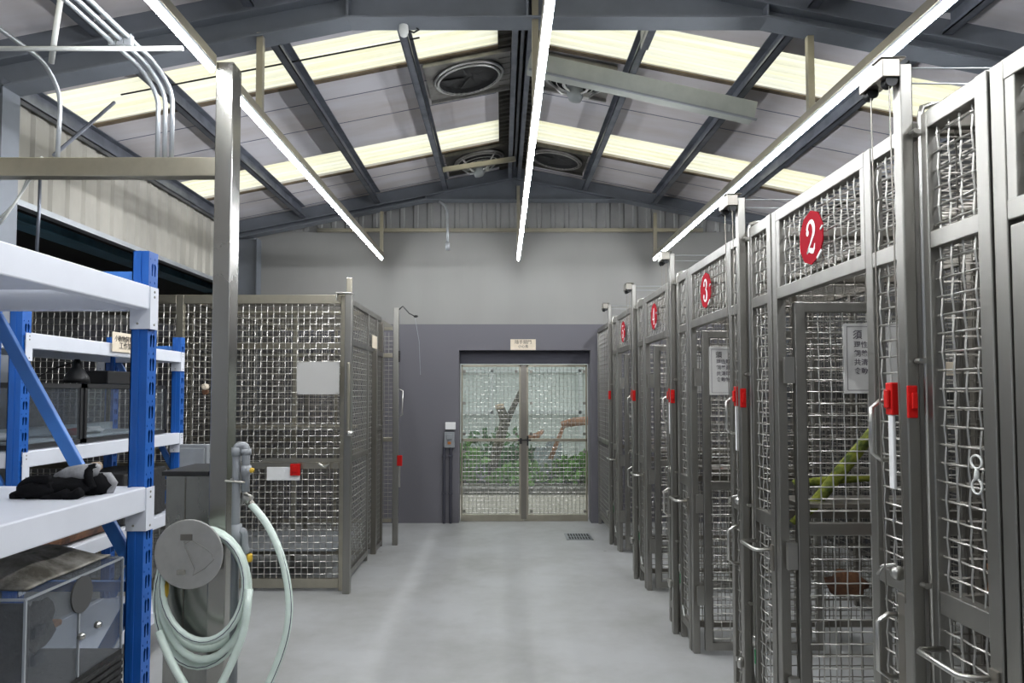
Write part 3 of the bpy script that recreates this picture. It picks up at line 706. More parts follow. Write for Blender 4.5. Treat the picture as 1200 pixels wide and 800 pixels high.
b = MB(); crimp_mesh(b, (XF+0.02,ya,0.05), (0,1,0), (0,0,1), yb-ya, 1.88, 0.05, 0.003, 0.0024, True, sides=4); b.build('wire_mesh', 'wire', pd_)
# end partition before the back wall
root = thing('mesh_screen', 'last steel mesh screen beyond cage 5, beside the far wall', 'screen', (XF, 7.3, 0))
frame(root, [(XF,XF+0.04,7.53,7.57,0,2.355),(XF,XF+0.04,7.57,8.64,2.305,2.355),(XF,XF+0.04,7.57,8.64,1.0,1.05),(XF,XF+0.04,7.57,8.64,0.1,0.15),(XF,XF+0.04,8.60,8.64,0,2.355)], 'frame')
b = MB(); crimp_mesh(b, (XF+0.02,7.57,0.1), (0,1,0), (0,0,1), 1.06, 2.2, 0.05, 0.003, 0.0034, False, sides=3); b.build('wire_mesh', 'wire', root)

# posts
def post(y, label):
    root = thing('pulley_post', label, 'post', (1.13, y, 0), 'free-standing pulley posts in front of the cages')
    x0, x1 = 1.124, 1.160
    b = MB(); b.box(x0, x1, y, y+0.040, 0, 2.51); b.build('post', 'steel', root, bevel=0.004)
    b = MB(); b.box(x0-0.052, x0-0.001, y-0.006, y+0.125, 2.470, 2.522); b.box(x0-0.056, x1-0.02, y-0.008, y+0.05, 2.523, 2.528); b.build('pulley_bracket', 'steel_dark', root, bevel=0.004)
    for xx, yp in ((x0-0.03, y+0.10), (x0-0.022, y+0.015)):
        b = MB(); b.lathe((xx, yp, 2.462), [(0.017,-0.014),(0.011,-0.007),(0.011,0.007),(0.017,0.014)], 14, 'y'); b.build('pulley_wheel', 'black', root, smooth=False)
        b = MB(); b.tube([(xx, yp, 2.455), (xx+0.004, yp, 1.93), (xx+0.012, yp, 1.0)], 0.0022, 5); b.build('pull_cord', 'steel_dark', root)
    b = MB(); b.box(x1, XF+0.02, y+0.005, y+0.045, 2.30, 2.34); b.build('stub', 'steel', root)
    b = MB(); xx = 1.172; yy = y-0.012
    b.tube([(XF+0.06,yy,2.385),(xx+0.03,yy,2.385),(xx+0.006,yy,2.378),(xx,yy,2.355),(xx,yy,2.2),(xx,yy,0.45)], 0.0085, 10); b.build('water_pipe', 'rod', root, smooth=True)
    for zz in (2.30, 1.66, 1.05, 0.6):
        b = MB(); b.box(x1-0.012, xx+0.012, yy-0.012, yy-0.0088, zz, zz+0.014); b.lathe((x1-0.012, yy-0.006, zz+0.007), [(0.007,-0.012),(0.007,0.012)], 8, 'y'); b.build('pipe_clip', 'rod', root)
    b = MB(); b.lathe((xx,yy,0), [(0.013,0.41),(0.014,0.43),(0.014,0.455),(0.010,0.46)], 10); b.build('valve', 'rod', root, smooth=True)
    b = MB(); b.box(xx-0.008, xx+0.014, yy-0.02, yy-0.006, 0.335, 0.40); b.build('valve_handle', 'green', root, bevel=0.003)
    b = MB(); b.tube([(xx,yy,0.42),(xx,yy,0.30),(xx+0.002,yy-0.02,0.22),(xx+0.004,yy-0.07,0.15),(xx+0.01,yy-0.11,0.12)], 0.006, 8); b.build('drain_hose', 'cable', root, smooth=True)
    b = MB(); b.lathe((x0-0.012,y+0.02,0.33), [(0.010,-0.03),(0.016,-0.02),(0.016,0.01),(0.008,0.02)], 10); b.box(x0-0.03,x0,y+0.012,y+0.03,0.33,0.35); b.build('drain_tap', 'rod', root, smooth=False)
    b = MB(); b.box(x0-0.004, x0+0.024, y-0.010, y-0.001, 1.51, 1.60); b.box(x0+0.004,x0+0.020,y-0.018,y-0.01,1.535,1.58); b.build('clamp', 'red_clamp', root, bevel=0.003)
    return root
plabels = ['nearest stainless pulley post, left of the cage at the right edge', 'second pulley post, between cages 2 and 3', 'third pulley post, between cages 3 and 4', 'fourth pulley post, between cages 4 and 5', 'fifth pulley post, farthest, beside the far wall']
p0 = post(1.965, plabels[0])
for i in range(1, 5): dup(p0, (1.13, 1.965+U*i, 0), plabels[i])
for i in range(5):
    y = 1.965+U*i
    for dz, dy in ((0.0, 0.01), (-0.10, 0.04)):
        b = MB(); b.tube([(1.160, y+dy, 2.50+dz*0.3), (XR-0.05, y+dy, 2.50+dz*0.6)], 0.0025, 5)
        tag(b.build('stay_cable', 'conduit'), 'thin steel stay cable running right from ' + ['the nearest pulley post','the second pulley post','the third pulley post','the fourth pulley post','the farthest pulley post'][i], 'cable', 'stay cables over the cages')

# number signs
def stroke(pts, ws):
    """closed outline of a variable width stroke"""
    L, R = [], []
    n = len(pts)
    for i, (x, y) in enumerate(pts):
        a = pts[max(0, i-1)]; c = pts[min(n-1, i+1)]
        dx, dy = c[0]-a[0], c[1]-a[1]; l = math.hypot(dx, dy) or 1
        nx, ny = -dy/l, dx/l; w = ws[i]/2
        L.append((x+nx*w, y+ny*w)); R.append((x-nx*w, y-ny*w))
    return L, R
def arc(cx, cy, rx, ry, a0, a1, n):
    return [(cx+rx*math.cos(math.radians(a0+(a1-a0)*i/n)), cy+ry*math.sin(math.radians(a0+(a1-a0)*i/n))) for i in range(n+1)]
def disc2(cx, cy, r, n=14): return [(cx+r*math.cos(2*PI*i/n), cy+r*math.sin(2*PI*i/n)) for i in range(n)]
def digit(d):
    S = []; D = []
    if d == '2':
        p = arc(0, 0.20, 0.24, 0.27, 170, -25, 12) + [(0.13,-0.02),(0.0,-0.17),(-0.14,-0.30),(-0.24,-0.44)]
        w = [0.12]*3+[0.09,0.09,0.10,0.13,0.16,0.17,0.18,0.18,0.17,0.15]+[0.11,0.08,0.07,0.07]
        S.append((p, w)); D.append((-0.20,0.17,0.095))
        S.append(([(-0.26,-0.42),(-0.10,-0.345),(0.06,-0.40),(0.17,-0.42),(0.25,-0.36),(0.29,-0.22)], [0.06,0.13,0.16,0.16,0.10,0.04]))
    if d == '3':
        S.append((arc(-0.01, 0.25, 0.21, 0.22, 165, -80, 14), [0.10,0.09,0.08,0.08,0.08,0.09,0.12,0.14,0.16,0.17,0.16,0.13,0.10,0.08,0.06]))
        S.append((arc(-0.01, -0.21, 0.25, 0.26, 82, -165, 14), [0.06,0.08,0.11,0.14,0.17,0.18,0.18,0.17,0.14,0.11,0.09,0.08,0.09,0.10,0.11]))
        D += [(-0.19,0.27,0.085),(-0.22,-0.25,0.095)]
    if d == '4':
        S.append(([(0.10,-0.48),(0.10,0.48)], [0.17,0.17])); S.append(([(0.06,0.46),(-0.28,-0.16)], [0.07,0.07]))
        S.append(([(-0.30,-0.17),(0.30,-0.17)], [0.08,0.08])); S.append(([(-0.04,-0.46),(0.26,-0.46)], [0.06,0.06]))
    if d == '5':
        S.append(([(-0.17,0.46),(0.10,0.43),(0.22,0.46)], [0.08,0.14,0.08])); S.append(([(-0.17,0.46),(-0.17,0.04)], [0.06,0.06]))
        S.append((arc(-0.01,-0.16,0.24,0.27,130,-165,14), [0.05,0.07,0.09,0.12,0.15,0.17,0.18,0.18,0.17,0.14,0.11,0.09,0.08,0.09,0.10])); D.append((-0.20,-0.21,0.09))
    return S, D
def number_sign(d, y, z, tilt=0.0):
    root = thing('number_sign', 'round red sign with white numeral %s on the cage transom' % d, 'sign', (XF-0.012, y, z), 'red number signs')
    r = 0.102; u = Vector((0,-1,0)); w = Vector((0,0,1)); n = Vector((-1,0,0)); o = Vector((XF-0.008, y, z))
    poly = [(r*math.cos(2*PI*(i+0.5)/10), r*math.sin(2*PI*(i+0.5)/10)) for i in range(10)]
    b = MB(); b.prism(poly, o, u, w, n, 0.004); b.build('sign_plate', 'red', root)
    S, D = digit(d); b = MB(); s = 0.128; off = o+n*0.0015
    for p, ws in S:
        L, R = stroke(p, ws)
        for i in range(len(L)-1):
            q = [L[i], L[i+1], R[i+1], R[i]]
            b.add([off+u*(a*s*0.95)+w*(c*s) for a, c in q], [(0,1,2,3)])
    for cx, cy, rr in D:
        q = disc2(cx, cy, rr); b.add([off+n*0.0003+u*(a*s*0.95)+w*(c*s) for a, c in q], [tuple(range(len(q)))])
    b.build('numeral', 'paper', root)
    b = MB()
    b.bar(o+n*0.002+u*0.055-w*0.088, o+n*0.002+u*0.09-w*0.065, 0.010, 0.004, n); b.bar(o+n*0.002+u*0.085+w*0.012, o+n*0.002+u*0.102+w*0.022, 0.006, 0.004, n)
    b.build('tie', 'paper', root)
for i, d in enumerate('2345'): number_sign(d, 2.63+U*i, 2.16)

# notice boards on the open door leaves
def notice(x0, x1, y, z0, z1, label, txt=True):
    root = thing('notice_board', label, 'sign', ((x0+x1)/2, y, z0), 'white notice boards on the cage doors')
    b = MB(); b.box(x0, x1, y-0.008, y-0.003, z0, z1); b.build('board', 'board_grey', root, bevel=0.002)
    b = MB(); m = 0.014; pr = [(x0+m,z0+m),(x1-m,z0+m),(x1-m,z1-m),(x0+m,z1-m)]
    for i in range(4): b.bar((pr[i][0],y-0.0085,pr[i][1]), (pr[(i+1)%4][0],y-0.0085,pr[(i+1)%4][1]), 0.0022, 0.001, (0,-1,0))
    b.build('border_line', 'ink_grey', root)
    if txt:
        h = z1-z0
        text_mesh('lettering', '須　知', 0.040, 'ink_grey', (x0+0.038, y-0.0088, z1-0.17*h), (1,0,0), (0,0,1), root, 0.0003, 'LEFT', bold=0.0006)
        for i, s in enumerate(['理性動物區', '飼養員專用', '共清環境', '食動物']):
            text_mesh('lettering', s, 0.029, 'ink_grey', (x0+0.042, y-0.0088, z1-(0.31+0.125*i)*h), (1,0,0), (0,0,1), root, 0.0003, 'LEFT', bold=0.0005)
dy = lambda k: B0+U*k+0.985
x0, _, z1 = P(987,379,dy(1)); z0 = P(0,461,dy(1))[2]
notice(x0, x0+0.375, dy(1), z0, z1, 'white notice board with dark characters on the open door of cage 2')
notice(1.265, 1.56, dy(2), z0-0.01, z1-0.01, 'white notice board on the open door of cage 3')
notice(1.36, 1.66, dy(3), z0, z1, 'white notice board on the open door of cage 4')

# things in the cages
def branch(name, pts, rs, m, label, cat, seed=1):
    b = MB(); b.tube(pts, rs, 9); rnd = random.Random(seed)
    b.v = [(x+rnd.uniform(-.006,.006), y+rnd.uniform(-.006,.006), z+rnd.uniform(-.006,.006)) for x, y, z in b.v]
    return tag(b.build(name, m, smooth=True), label, cat)
branch('perch_branch', [P(1045,478,3.12), P(1018,512,3.12), P(985,552,3.12), P(950,594,3.12), P(930,612,3.12)], [0.022,0.024,0.026,0.024,0.02], 'moss', 'mossy yellow-green perch branch inside cage 2', 'branch')
branch('perch_branch', [P(1022,560,3.15), P(975,562,3.17), P(930,566,3.2)], [0.012,0.016,0.014], 'moss', 'thinner mossy branch lying across, inside cage 2', 'branch', 3)
b = MB(); b.blob(P(992,683,3.18), (0.09,0.05,0.055), 12, 8, 0.2, 4); tag(b.build('bark_hide', 'cork', smooth=True), 'brown bark piece low inside cage 2', 'bark')
b = MB(); b.box(P(1140,0,2.5)[0], P(1158,0,2.5)[0], 2.48, 2.53, P(0,722,2.5)[2], P(0,662,2.5)[2]); tag(b.build('nest_box', 'orange_wood', bevel=0.006), 'orange-brown wooden box behind the nearest mesh panel', 'box')
b = MB(); b.box(P(1080,0,2.6)[0], P(1105,0,2.6)[0], 2.59, 2.61, P(0,440,2.6)[2], P(0,424,2.6)[2]); tag(b.build('cage_tag', 'cream', bevel=0.002), 'small yellowish card behind mesh near the nearest post', 'card')
# carabiner
root = thing('carabiner', 'small white snap hook clipped on the nearest mesh panel', 'snap hook', P(1138,540,1.72))
b = MB(); c = Vector((XF-0.004,0,0))
def loop(px, py, rx, rz, n=14, Y=1.735):
    q = P(px, py, Y); return [(XF-0.008, q[1]+rx*math.cos(2*PI*k/n), q[2]+rz*math.sin(2*PI*k/n)) for k in range(n)]
b.tube(loop(1140,541,0.020,0.016), 0.003, 6, closed=True); b.build('eye', 'cable', root, smooth=True)
b = MB(); b.tube(loop(1137,570,0.018,0.018), 0.003, 6, closed=True); b.build('hook', 'cable', root, smooth=True)
b = MB(); q1 = P(1141,549,1.735); q2 = P(1138,562,1.735); b.tube([(XF-0.008,q1[1],q1[2]),(XF-0.008,q2[1],q2[2])], [0.004,0.008], 8); b.build('swivel', 'cable', root, smooth=True)

# ------------------------------------------------------------------ left cages
YL = 5.58; XC = -1.265; hL = 2.375
root = thing('animal_cage', 'large steel mesh cage on the left, behind the stainless pillar', 'cage', (XC, YL, 0))
def lmesh(par, o, u, w, A, B, m='wire_shaded', crimp=False):
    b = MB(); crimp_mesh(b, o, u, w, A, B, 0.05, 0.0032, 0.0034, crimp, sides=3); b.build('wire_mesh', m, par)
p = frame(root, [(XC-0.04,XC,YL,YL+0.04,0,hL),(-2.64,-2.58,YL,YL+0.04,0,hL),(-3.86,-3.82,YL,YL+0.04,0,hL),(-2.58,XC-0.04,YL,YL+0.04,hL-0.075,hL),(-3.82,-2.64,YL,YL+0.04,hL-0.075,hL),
    (-2.58,XC-0.04,YL,YL+0.04,0.02,0.10),(-3.82,-2.64,YL,YL+0.04,0.02,0.10),(-2.58,XC-0.04,YL,YL+0.04,0.97,1.02),(-3.82,-2.64,YL,YL+0.04,0.97,1.02)], 'front_panel', 'steel_skylit')
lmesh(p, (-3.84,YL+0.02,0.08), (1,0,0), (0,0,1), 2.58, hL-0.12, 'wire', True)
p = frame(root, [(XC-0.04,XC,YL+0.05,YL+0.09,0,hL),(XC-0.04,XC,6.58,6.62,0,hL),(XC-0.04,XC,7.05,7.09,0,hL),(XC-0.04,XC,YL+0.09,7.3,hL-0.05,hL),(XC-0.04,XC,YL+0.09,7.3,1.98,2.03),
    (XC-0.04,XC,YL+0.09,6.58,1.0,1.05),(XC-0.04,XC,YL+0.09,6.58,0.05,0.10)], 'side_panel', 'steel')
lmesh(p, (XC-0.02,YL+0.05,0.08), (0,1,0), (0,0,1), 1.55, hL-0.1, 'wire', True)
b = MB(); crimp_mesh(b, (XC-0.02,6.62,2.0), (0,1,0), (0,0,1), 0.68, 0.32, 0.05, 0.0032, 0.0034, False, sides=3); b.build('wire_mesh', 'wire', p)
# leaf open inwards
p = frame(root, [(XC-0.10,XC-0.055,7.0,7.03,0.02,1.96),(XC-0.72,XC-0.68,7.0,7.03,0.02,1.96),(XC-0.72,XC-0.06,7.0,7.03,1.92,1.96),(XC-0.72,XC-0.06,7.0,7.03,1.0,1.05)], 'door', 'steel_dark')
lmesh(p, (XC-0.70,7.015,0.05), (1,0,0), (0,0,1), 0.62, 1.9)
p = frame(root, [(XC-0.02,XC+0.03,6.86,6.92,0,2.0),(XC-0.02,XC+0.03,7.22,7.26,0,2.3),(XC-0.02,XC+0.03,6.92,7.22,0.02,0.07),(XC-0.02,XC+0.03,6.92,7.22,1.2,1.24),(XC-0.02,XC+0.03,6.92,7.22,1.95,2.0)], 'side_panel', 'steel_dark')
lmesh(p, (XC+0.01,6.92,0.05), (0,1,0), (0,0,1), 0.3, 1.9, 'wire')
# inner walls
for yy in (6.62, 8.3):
    p = frame(root, [(-3.84,XC-0.04,yy,yy+0.03,hL-0.05,hL),(-3.84,XC-0.04,yy,yy+0.03,0.05,0.09),(-3.84,XC-0.04,yy,yy+0.03,2.0,2.05),(-3.84,XC-0.04,yy,yy+0.03,1.0,1.05),(-2.0,-1.96,yy,yy+0.03,0,hL),(-3.0,-2.96,yy,yy+0.03,0,hL)], 'partition', 'steel_skylit')
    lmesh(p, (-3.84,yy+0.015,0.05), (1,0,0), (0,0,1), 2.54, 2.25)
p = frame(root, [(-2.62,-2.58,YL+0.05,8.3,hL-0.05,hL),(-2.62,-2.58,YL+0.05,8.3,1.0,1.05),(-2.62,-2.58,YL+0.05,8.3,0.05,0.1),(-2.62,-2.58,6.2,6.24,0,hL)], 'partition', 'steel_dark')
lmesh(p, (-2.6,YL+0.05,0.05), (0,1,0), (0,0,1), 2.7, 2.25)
frame(root, [(-2.6,XC-0.06,7.4,7.43,hL-0.03,hL)], 'roof_bar', 'steel_dark')
p = frame(root, [(-2.6,XC-0.06,6.1,6.13,hL-0.03,hL)], 'roof_bar', 'steel_dark')
lmesh(p, (-3.84,YL+0.05,hL-0.01), (1,0,0), (0,1,0), 2.56, 2.7)
p = frame(root, [(-2.55,XC-0.1,YL+0.15,YL+0.9,0.28,0.30)], 'floor_tray', 'conduit')
p = frame(root, [(-2.55,XC-0.1,6.2,6.6,1.25,1.28)], 'inner_shelf', 'steel_skylit')
# latch set on the front rail
b = MB(); q0 = P(306,565,YL); q1 = P(346,549,YL); b.box(q0[0], q1[0], YL-0.012, YL-0.002, q0[2], q1[2]); b.build('latch_plate', 'paper', root, bevel=0.003)
b = MB(); q0 = P(335,559,YL); q1 = P(347,545,YL); b.box(q0[0], q1[0], YL-0.035, YL-0.013, q0[2], q1[2]); b.box(q0[0]+0.02,q1[0]-0.02,YL-0.05,YL-0.035,q0[2]+0.03,q1[2]-0.02); b.build('clamp', 'red_clamp', root, bevel=0.004)
b = MB(); b.tube([P(368,545,YL-0.02), P(374,549,YL-0.02), P(381,546,YL-0.02), P(380,551,YL-0.02)], 0.012, 6); b.tube([P(381,550,YL-0.02), P(381,563,YL-0.02)], 0.007, 6); b.build('hook', 'rod', root)
b = MB(); b.bar(P(300,541,YL-0.01), P(398,541,YL-0.01), 0.012, 0.03); b.build('bolt_bar', 'steel_skylit', root)
x0, _, z0 = P(348,462,YL+0.06); x1, _, z1 = P(398,424,YL+0.06)
tb = thing('notice_board', 'white rectangular board behind the mesh of the left cage', 'sign', (x0, YL+0.06, z0))
b = MB(); b.box(x0, x1, YL+0.05, YL+0.056, z0, z1); b.build('board', 'board_grey', tb)
b = MB()
for (ax, az) in ((x0+0.01,z0+0.01),(x1-0.01,z0+0.01),(x0+0.01,z1-0.01),(x1-0.01,z1-0.01)): b.lathe((ax,YL+0.048,az), [(0.006,-0.003),(0.006,0.003)], 8, 'y')
b.build('corner_screw', 'rod', tb)
# posts on the left
b = MB(); b.lathe((P(233,453,YL)[0], YL-0.012, P(233,453,YL)[2]), [(0.018,-0.03),(0.026,-0.02),(0.026,0.01)], 14, 'y'); b.build('feed_cup', 'cream', root, smooth=False)
b = MB(); b.lathe((P(233,457,YL)[0], YL-0.010, P(233,459,YL)[2]), [(0.024,-0.02),(0.024,0.01)], 14, 'y'); b.build('cup_holder', 'cork', root)
def lpost(x, y, h, label, arm):
    r = thing('corner_post', label, 'post', (x, y, 0))
    b = MB(); b.box(x-0.028, x+0.028, y-0.03, y+0.03, 0, h); b.build('post', 'steel', r, bevel=0.004)
    if arm:
        b = MB(); b.tube([(x+0.02,y,h-0.02),(x+0.07,y-0.02,h+0.02),(x+0.14,y-0.04,h-0.06),(x+0.20,y-0.05,h-0.09)], 0.006, 6); b.blob((x+0.21,y-0.05,h-0.09), (0.025,0.02,0.014), 8, 6, 0, 1); b.build('bracket_arm', 'black', r, smooth=True)
        b = MB(); b.tube([(x+0.20,y-0.05,h-0.1),(x+0.24,y,h-0.35),(x+0.25,y+0.05,h-0.7)], 0.002, 5); b.build('pull_cord', 'conduit', r)
        b = MB(); b.box(x+0.03, x+0.045, y-0.03, y+0.0, 1.9, 2.02); b.build('clip', 'black', r)
        b = MB(); b.tube([(x+0.03,y,1.62),(x+0.07,y,1.6),(x+0.07,y,1.35),(x+0.03,y,1.33)], 0.007, 6); b.build('handle', 'rod', r, smooth=True)
        b = MB(); b.box(x+0.02, x+0.075, y-0.045, y-0.03, 0.80+0.02, 0.93); b.build('clamp', 'red_clamp', r, bevel=0.004)
        b = MB(); b.box(x+0.035, x+0.055, y-0.04, y-0.03, 0.60, 0.82); b.build('lever', 'rod', r)
    else:
        b = MB(); b.box(x-0.10, x+0.03, y-0.04, y+0.04, h, h+0.012); b.box(x-0.10,x-0.09,y-0.04,y+0.04,h-0.05,h); b.build('cap_plate', 'rod', r, bevel=0.003)
        b = MB(); b.box(x-0.018, x+0.022, y-0.02, y+0.02, h+0.012, h+0.13); b.build('stub', 'steel_skylit', r, bevel=0.003)
        b = MB(); b.box(x-0.005, x+0.02, y-0.05, y-0.03, 1.25, 1.82); b.build('guard_strip', 'steel_skylit', r, bevel=0.006)
        b = MB(); b.lathe((x+0.02,y-0.045,1.26), [(0.03,-0.02),(0.034,0),(0.026,0.02)], 12); b.build('knob', 'rod', r, smooth=True)
lpost(-1.225, 5.52, 2.37, 'stainless corner post with flat cap at the left cage', False)
lpost(-1.11, 7.30, 2.47, 'far left stainless post with a black arm and red clamp', True)
for o in list(C.objects):
    if o.parent is None and o.name in ('animal_cage.005','corner_post','corner_post.001'): o.location.y += 0.14
b = MB(); b.box(XC+0.004, XC+0.01, 6.86, 7.12, P(0,408,6.95)[2], P(0,393,6.95)[2]); tag(b.build('cage_tag', 'cream'), 'small cream tag on the top panel of left cage side', 'card')

# ------------------------------------------------------------------ pillar, arm and conduits
PY = 3.40
b = MB(); xp0, xp1 = -1.397, -1.312
b.box(xp0, xp1, PY, PY+0.11, 0, P(0,72,PY)[2]); tag(b.build('steel_pillar', 'pillar_steel', bevel=0.005), 'tall square stainless pillar at left holding the light line', 'pillar')
b = MB(); q0 = P(-60,206,3.5); q1 = P(251,184,3.5); b.box(XL-0.02, xp0-0.002, 3.43, 3.50, P(0,206,3.43)[2], P(0,184,3.43)[2])
tag(b.build('cross_arm', 'steel_skylit', bevel=0.004), 'horizontal steel arm from the left wall to the pillar', 'beam')
def fil(pts, r=0.06, n=4):
    out = [Vector(pts[0])]
    for i in range(1, len(pts)-1):
        a, b_, c = Vector(pts[i-1]), Vector(pts[i]), Vector(pts[i+1])
        d1 = (a-b_).normalized(); d2 = (c-b_).normalized(); rr = min(r, (a-b_).length*0.45, (c-b_).length*0.45)
        p1, p2 = b_+d1*rr, b_+d2*rr
        for k in range(n+1):
            t = k/n; out.append(p1*(1-t)**2 + b_*2*t*(1-t) + p2*t*t)
    out.append(Vector(pts[-1])); return out
zt = P(0,184,3.43)[2]+0.001
for i, (xx, nm) in enumerate(((-1.735,'leftmost'),(-1.70,'middle'),(-1.665,'rightmost'))):
    zz = 3.14+0.012*i
    b = MB(); b.tube(fil([(xx,-0.5,zz),(xx,3.34,zz),(xx+0.03,3.46,zz-0.09),(xx+0.03,3.46,zt)], 0.1), 0.011, 8)
    tag(b.build('conduit_pipe', 'conduit', smooth=True), nm + ' of three grey conduits bending down onto the steel arm', 'pipe', 'bundled conduits')
b = MB(); b.tube([(-2.62,3.1,3.13-0.016+0.0), (-1.425,3.1,3.13-0.016)], 0.011, 8)
tag(b.build('support_rod', 'cable', smooth=True), 'thin horizontal rod under the conduits, ending at the left light line', 'rod')
b = MB()
for xx in (-1.735,-1.70,-1.665): b.box(xx-0.016, xx+0.016, 3.085, 3.115, 3.125, 3.175)
tag(b.build('conduit_clamp', 'conduit', bevel=0.002), 'clamp block fixing three conduits to the horizontal rod', 'clamp')
b = MB(); b.tube(fil([(-2.17,-0.5,3.15),(-2.17,3.30,3.15),(-2.19,3.46,3.06),(-2.20,3.46,zt)], 0.1), 0.011, 8)
b2 = b.build('conduit_pipe', 'conduit', smooth=True); tag(b2, 'single conduit bending down onto the arm near the left wall', 'pipe')
b = MB(); b.tube([P(74,-20,3.3), P(64,45,3.3), P(60,74,3.36)], 0.013, 8); tag(b.build('conduit_pipe', 'cable', smooth=True), 'pale pipe dropping steeply from the roof at top left', 'pipe')
for i in range(2):
    b = MB(); b.tube(fil([P(0-i*8,262,4.0), P(14,243,4.0), P(26,225,4.02), P(33+i*4,207,3.9), P(48+i*3,190,3.62), (P(50,188,3.45)[0], 3.44, zt)], 0.05), 0.007, 6)
    tag(b.build('power_cable', 'cable', smooth=True), ('outer' if i else 'inner') + ' white cable sagging below the steel arm at left', 'cable')
b = MB(); b.tube([P(47,205,4.4), P(46,245,4.4), P(43,296,4.4)], 0.010, 8); tag(b.build('conduit_pipe', 'purlin', smooth=True), 'thin dark vertical pipe on the left wall below the arm', 'pipe')
b = MB(); b.box(XL-0.02, XL+0.08, 4.15, 4.5, P(0,292,4.4)[2]-0.1, P(0,255,4.4)[2]); tag(b.build('junction_housing', 'near_wall', bevel=0.006), 'grey box housing on the left wall under the cables', 'box')
b = MB(); b.box(-3.62, -3.50, 4.6, YB, CAMZ+1.24, CAMZ+1.31); b.box(-3.66, -3.46, 4.6, YB, CAMZ+1.23, CAMZ+1.24)
tag(b.build('annex_beam', 'teal_beam'), 'dull blue steel beam in the dark opening at left', 'beam')

# ------------------------------------------------------------------ steel cabinet, reel, hoses, plumbing
root = thing('steel_cabinet', 'brushed steel cabinet standing left of the pillar', 'cabinet', (-1.54, 3.6, 0))
zc = P(0,556,3.45)[2]; xc0, xc1 = P(197,600,3.45)[0], xp0-0.004
b = MB(); b.box(xc0, xc1, 3.42, 3.76, 0.0, zc); b.build('body', 'mirror_steel', root, bevel=0.004)
b = MB(); b.box(P(220,600,3.45)[0]-0.002, P(220,600,3.45)[0]+0.002, 3.416, 3.4195, 0.02, zc-0.01); b.build('seam', 'steel_dark', root)
b = MB(); b.box(xc0-0.012, xc1, 3.40, 3.78, zc, zc+0.022); b.build('lid', 'black', root, bevel=0.004)
b = MB(); b.box(P(214,530,3.9)[0], P(246,530,3.9)[0], 3.86, 3.9, zc-0.1, P(0,520,3.9)[2]); b.build('back_panel', 'pvc', root, bevel=0.004)
b = MB(); b.box(P(216,530,3.9)[0], P(244,530,3.9)[0], 3.845, 3.859, P(0,546,3.9)[2], P(0,524,3.9)[2]); b.build('display', 'conduit', root, bevel=0.003)

RY = 3.22
c = P(221.5, 649, RY); r = 40*RY/F
root = thing('hose_reel', 'round steel hose reel disc on the cabinet front', 'reel', c)
b = MB(); b.lathe(c, [(r-0.004,-0.004),(r,-0.002),(r,0.002),(r-0.004,0.004)], 48, 'y'); b.build('disc', 'disc_steel', root)
b = MB(); b.lathe((c[0],c[1],c[2]), [(0.055,0.005),(0.055,0.235)], 24, 'y'); b.build('hub', 'steel_dark', root, smooth=False)
b = MB(); q = P(219,629,RY); b.box(q[0]-0.026, q[0]+0.026, RY-0.008, RY-0.004, q[2]-0.014, q[2]+0.014); b.build('name_plate', 'steel_dark', root)
b = MB(); q = P(213,670,RY); b.box(q[0]-0.018, q[0]+0.018, RY-0.012, RY-0.004, q[2]-0.010, q[2]+0.010); b.build('clip', 'stone_kerb', root)
b = MB(); pp = [P(216,634,RY-0.008), P(216,640,RY-0.008), P(222,652,RY-0.008), P(228,666,RY-0.008), P(226,674,RY-0.008), P(240,666,RY-0.008), P(251,655,RY-0.008), P(247,647,RY-0.008), P(234,638,RY-0.008), P(224,633,RY-0.008), P(217,637,RY-0.008)]
b.tube(pp, 0.0016, 5); b.build('chain', 'stone_kerb', root)
# coil behind the disc
def coil(px_c, py_c, rx, rz, y, turns_lbl, seed, tail=None, a0=100, a1=460):
    ctr = P(px_c, py_c, y); pts = []
    for k in range(33):
        a = math.radians(a0+(a1-a0)*k/32); pts.append((ctr[0]+rx*math.cos(a), y+0.01*math.sin(2*a+seed), ctr[2]+rz*math.sin(a)))
    return pts
root = thing('garden_hose', 'pale green hose coiled behind the steel reel disc', 'hose', P(238,700,RY+0.1))
k = RY/F
loops = [(238,687,49*k,63*k,RY+0.035,0),(239,695,52*k,76*k,RY+0.07,1),(236,700,55*k,80*k,RY+0.105,2),(241,691,51*k,70*k,RY+0.14,3)]
for (a, b_, rx, rz, yy, s) in loops:
    pts = coil(a, b_, rx, rz, yy, '', s)
    m = MB(); m.tube(pts[:-1], 0.0165, 10, closed=True); o = m.build('coil', 'hose', root, smooth=True)
    if s % 2: continue
    m = MB(); m.tube([(p[0]*1.0+(p[0]-pts[0][0])*0.0, p[1]-0.0155, p[2]) for p in pts[:-1]], 0.0022, 5, closed=True); m.build('stripe', 'hose_line', o)
m = MB(); pts = fil([P(292,690,RY+0.02), P(287,740,RY), P(268,785,RY-0.02), P(244,830,RY-0.05)], 0.2); m.tube(pts, 0.017, 10); m.build('loose_end', 'hose', root, smooth=True)
m = MB(); pts = fil([P(186,740,RY+0.05), P(200,775,RY), P(222,812,RY-0.02), P(240,850,RY-0.05)], 0.2); m.tube(pts, 0.017, 10); m.build('loose_end', 'hose', root, smooth=True)
m = MB(); q = P(193,690,RY+0.05); m.lathe(q, [(0.012,-0.04),(0.018,-0.02),(0.018,0.02),(0.010,0.04)], 10); tag(m.build('hose_tap', 'yellow', smooth=True), 'small yellow tap left of the reel disc', 'tap')

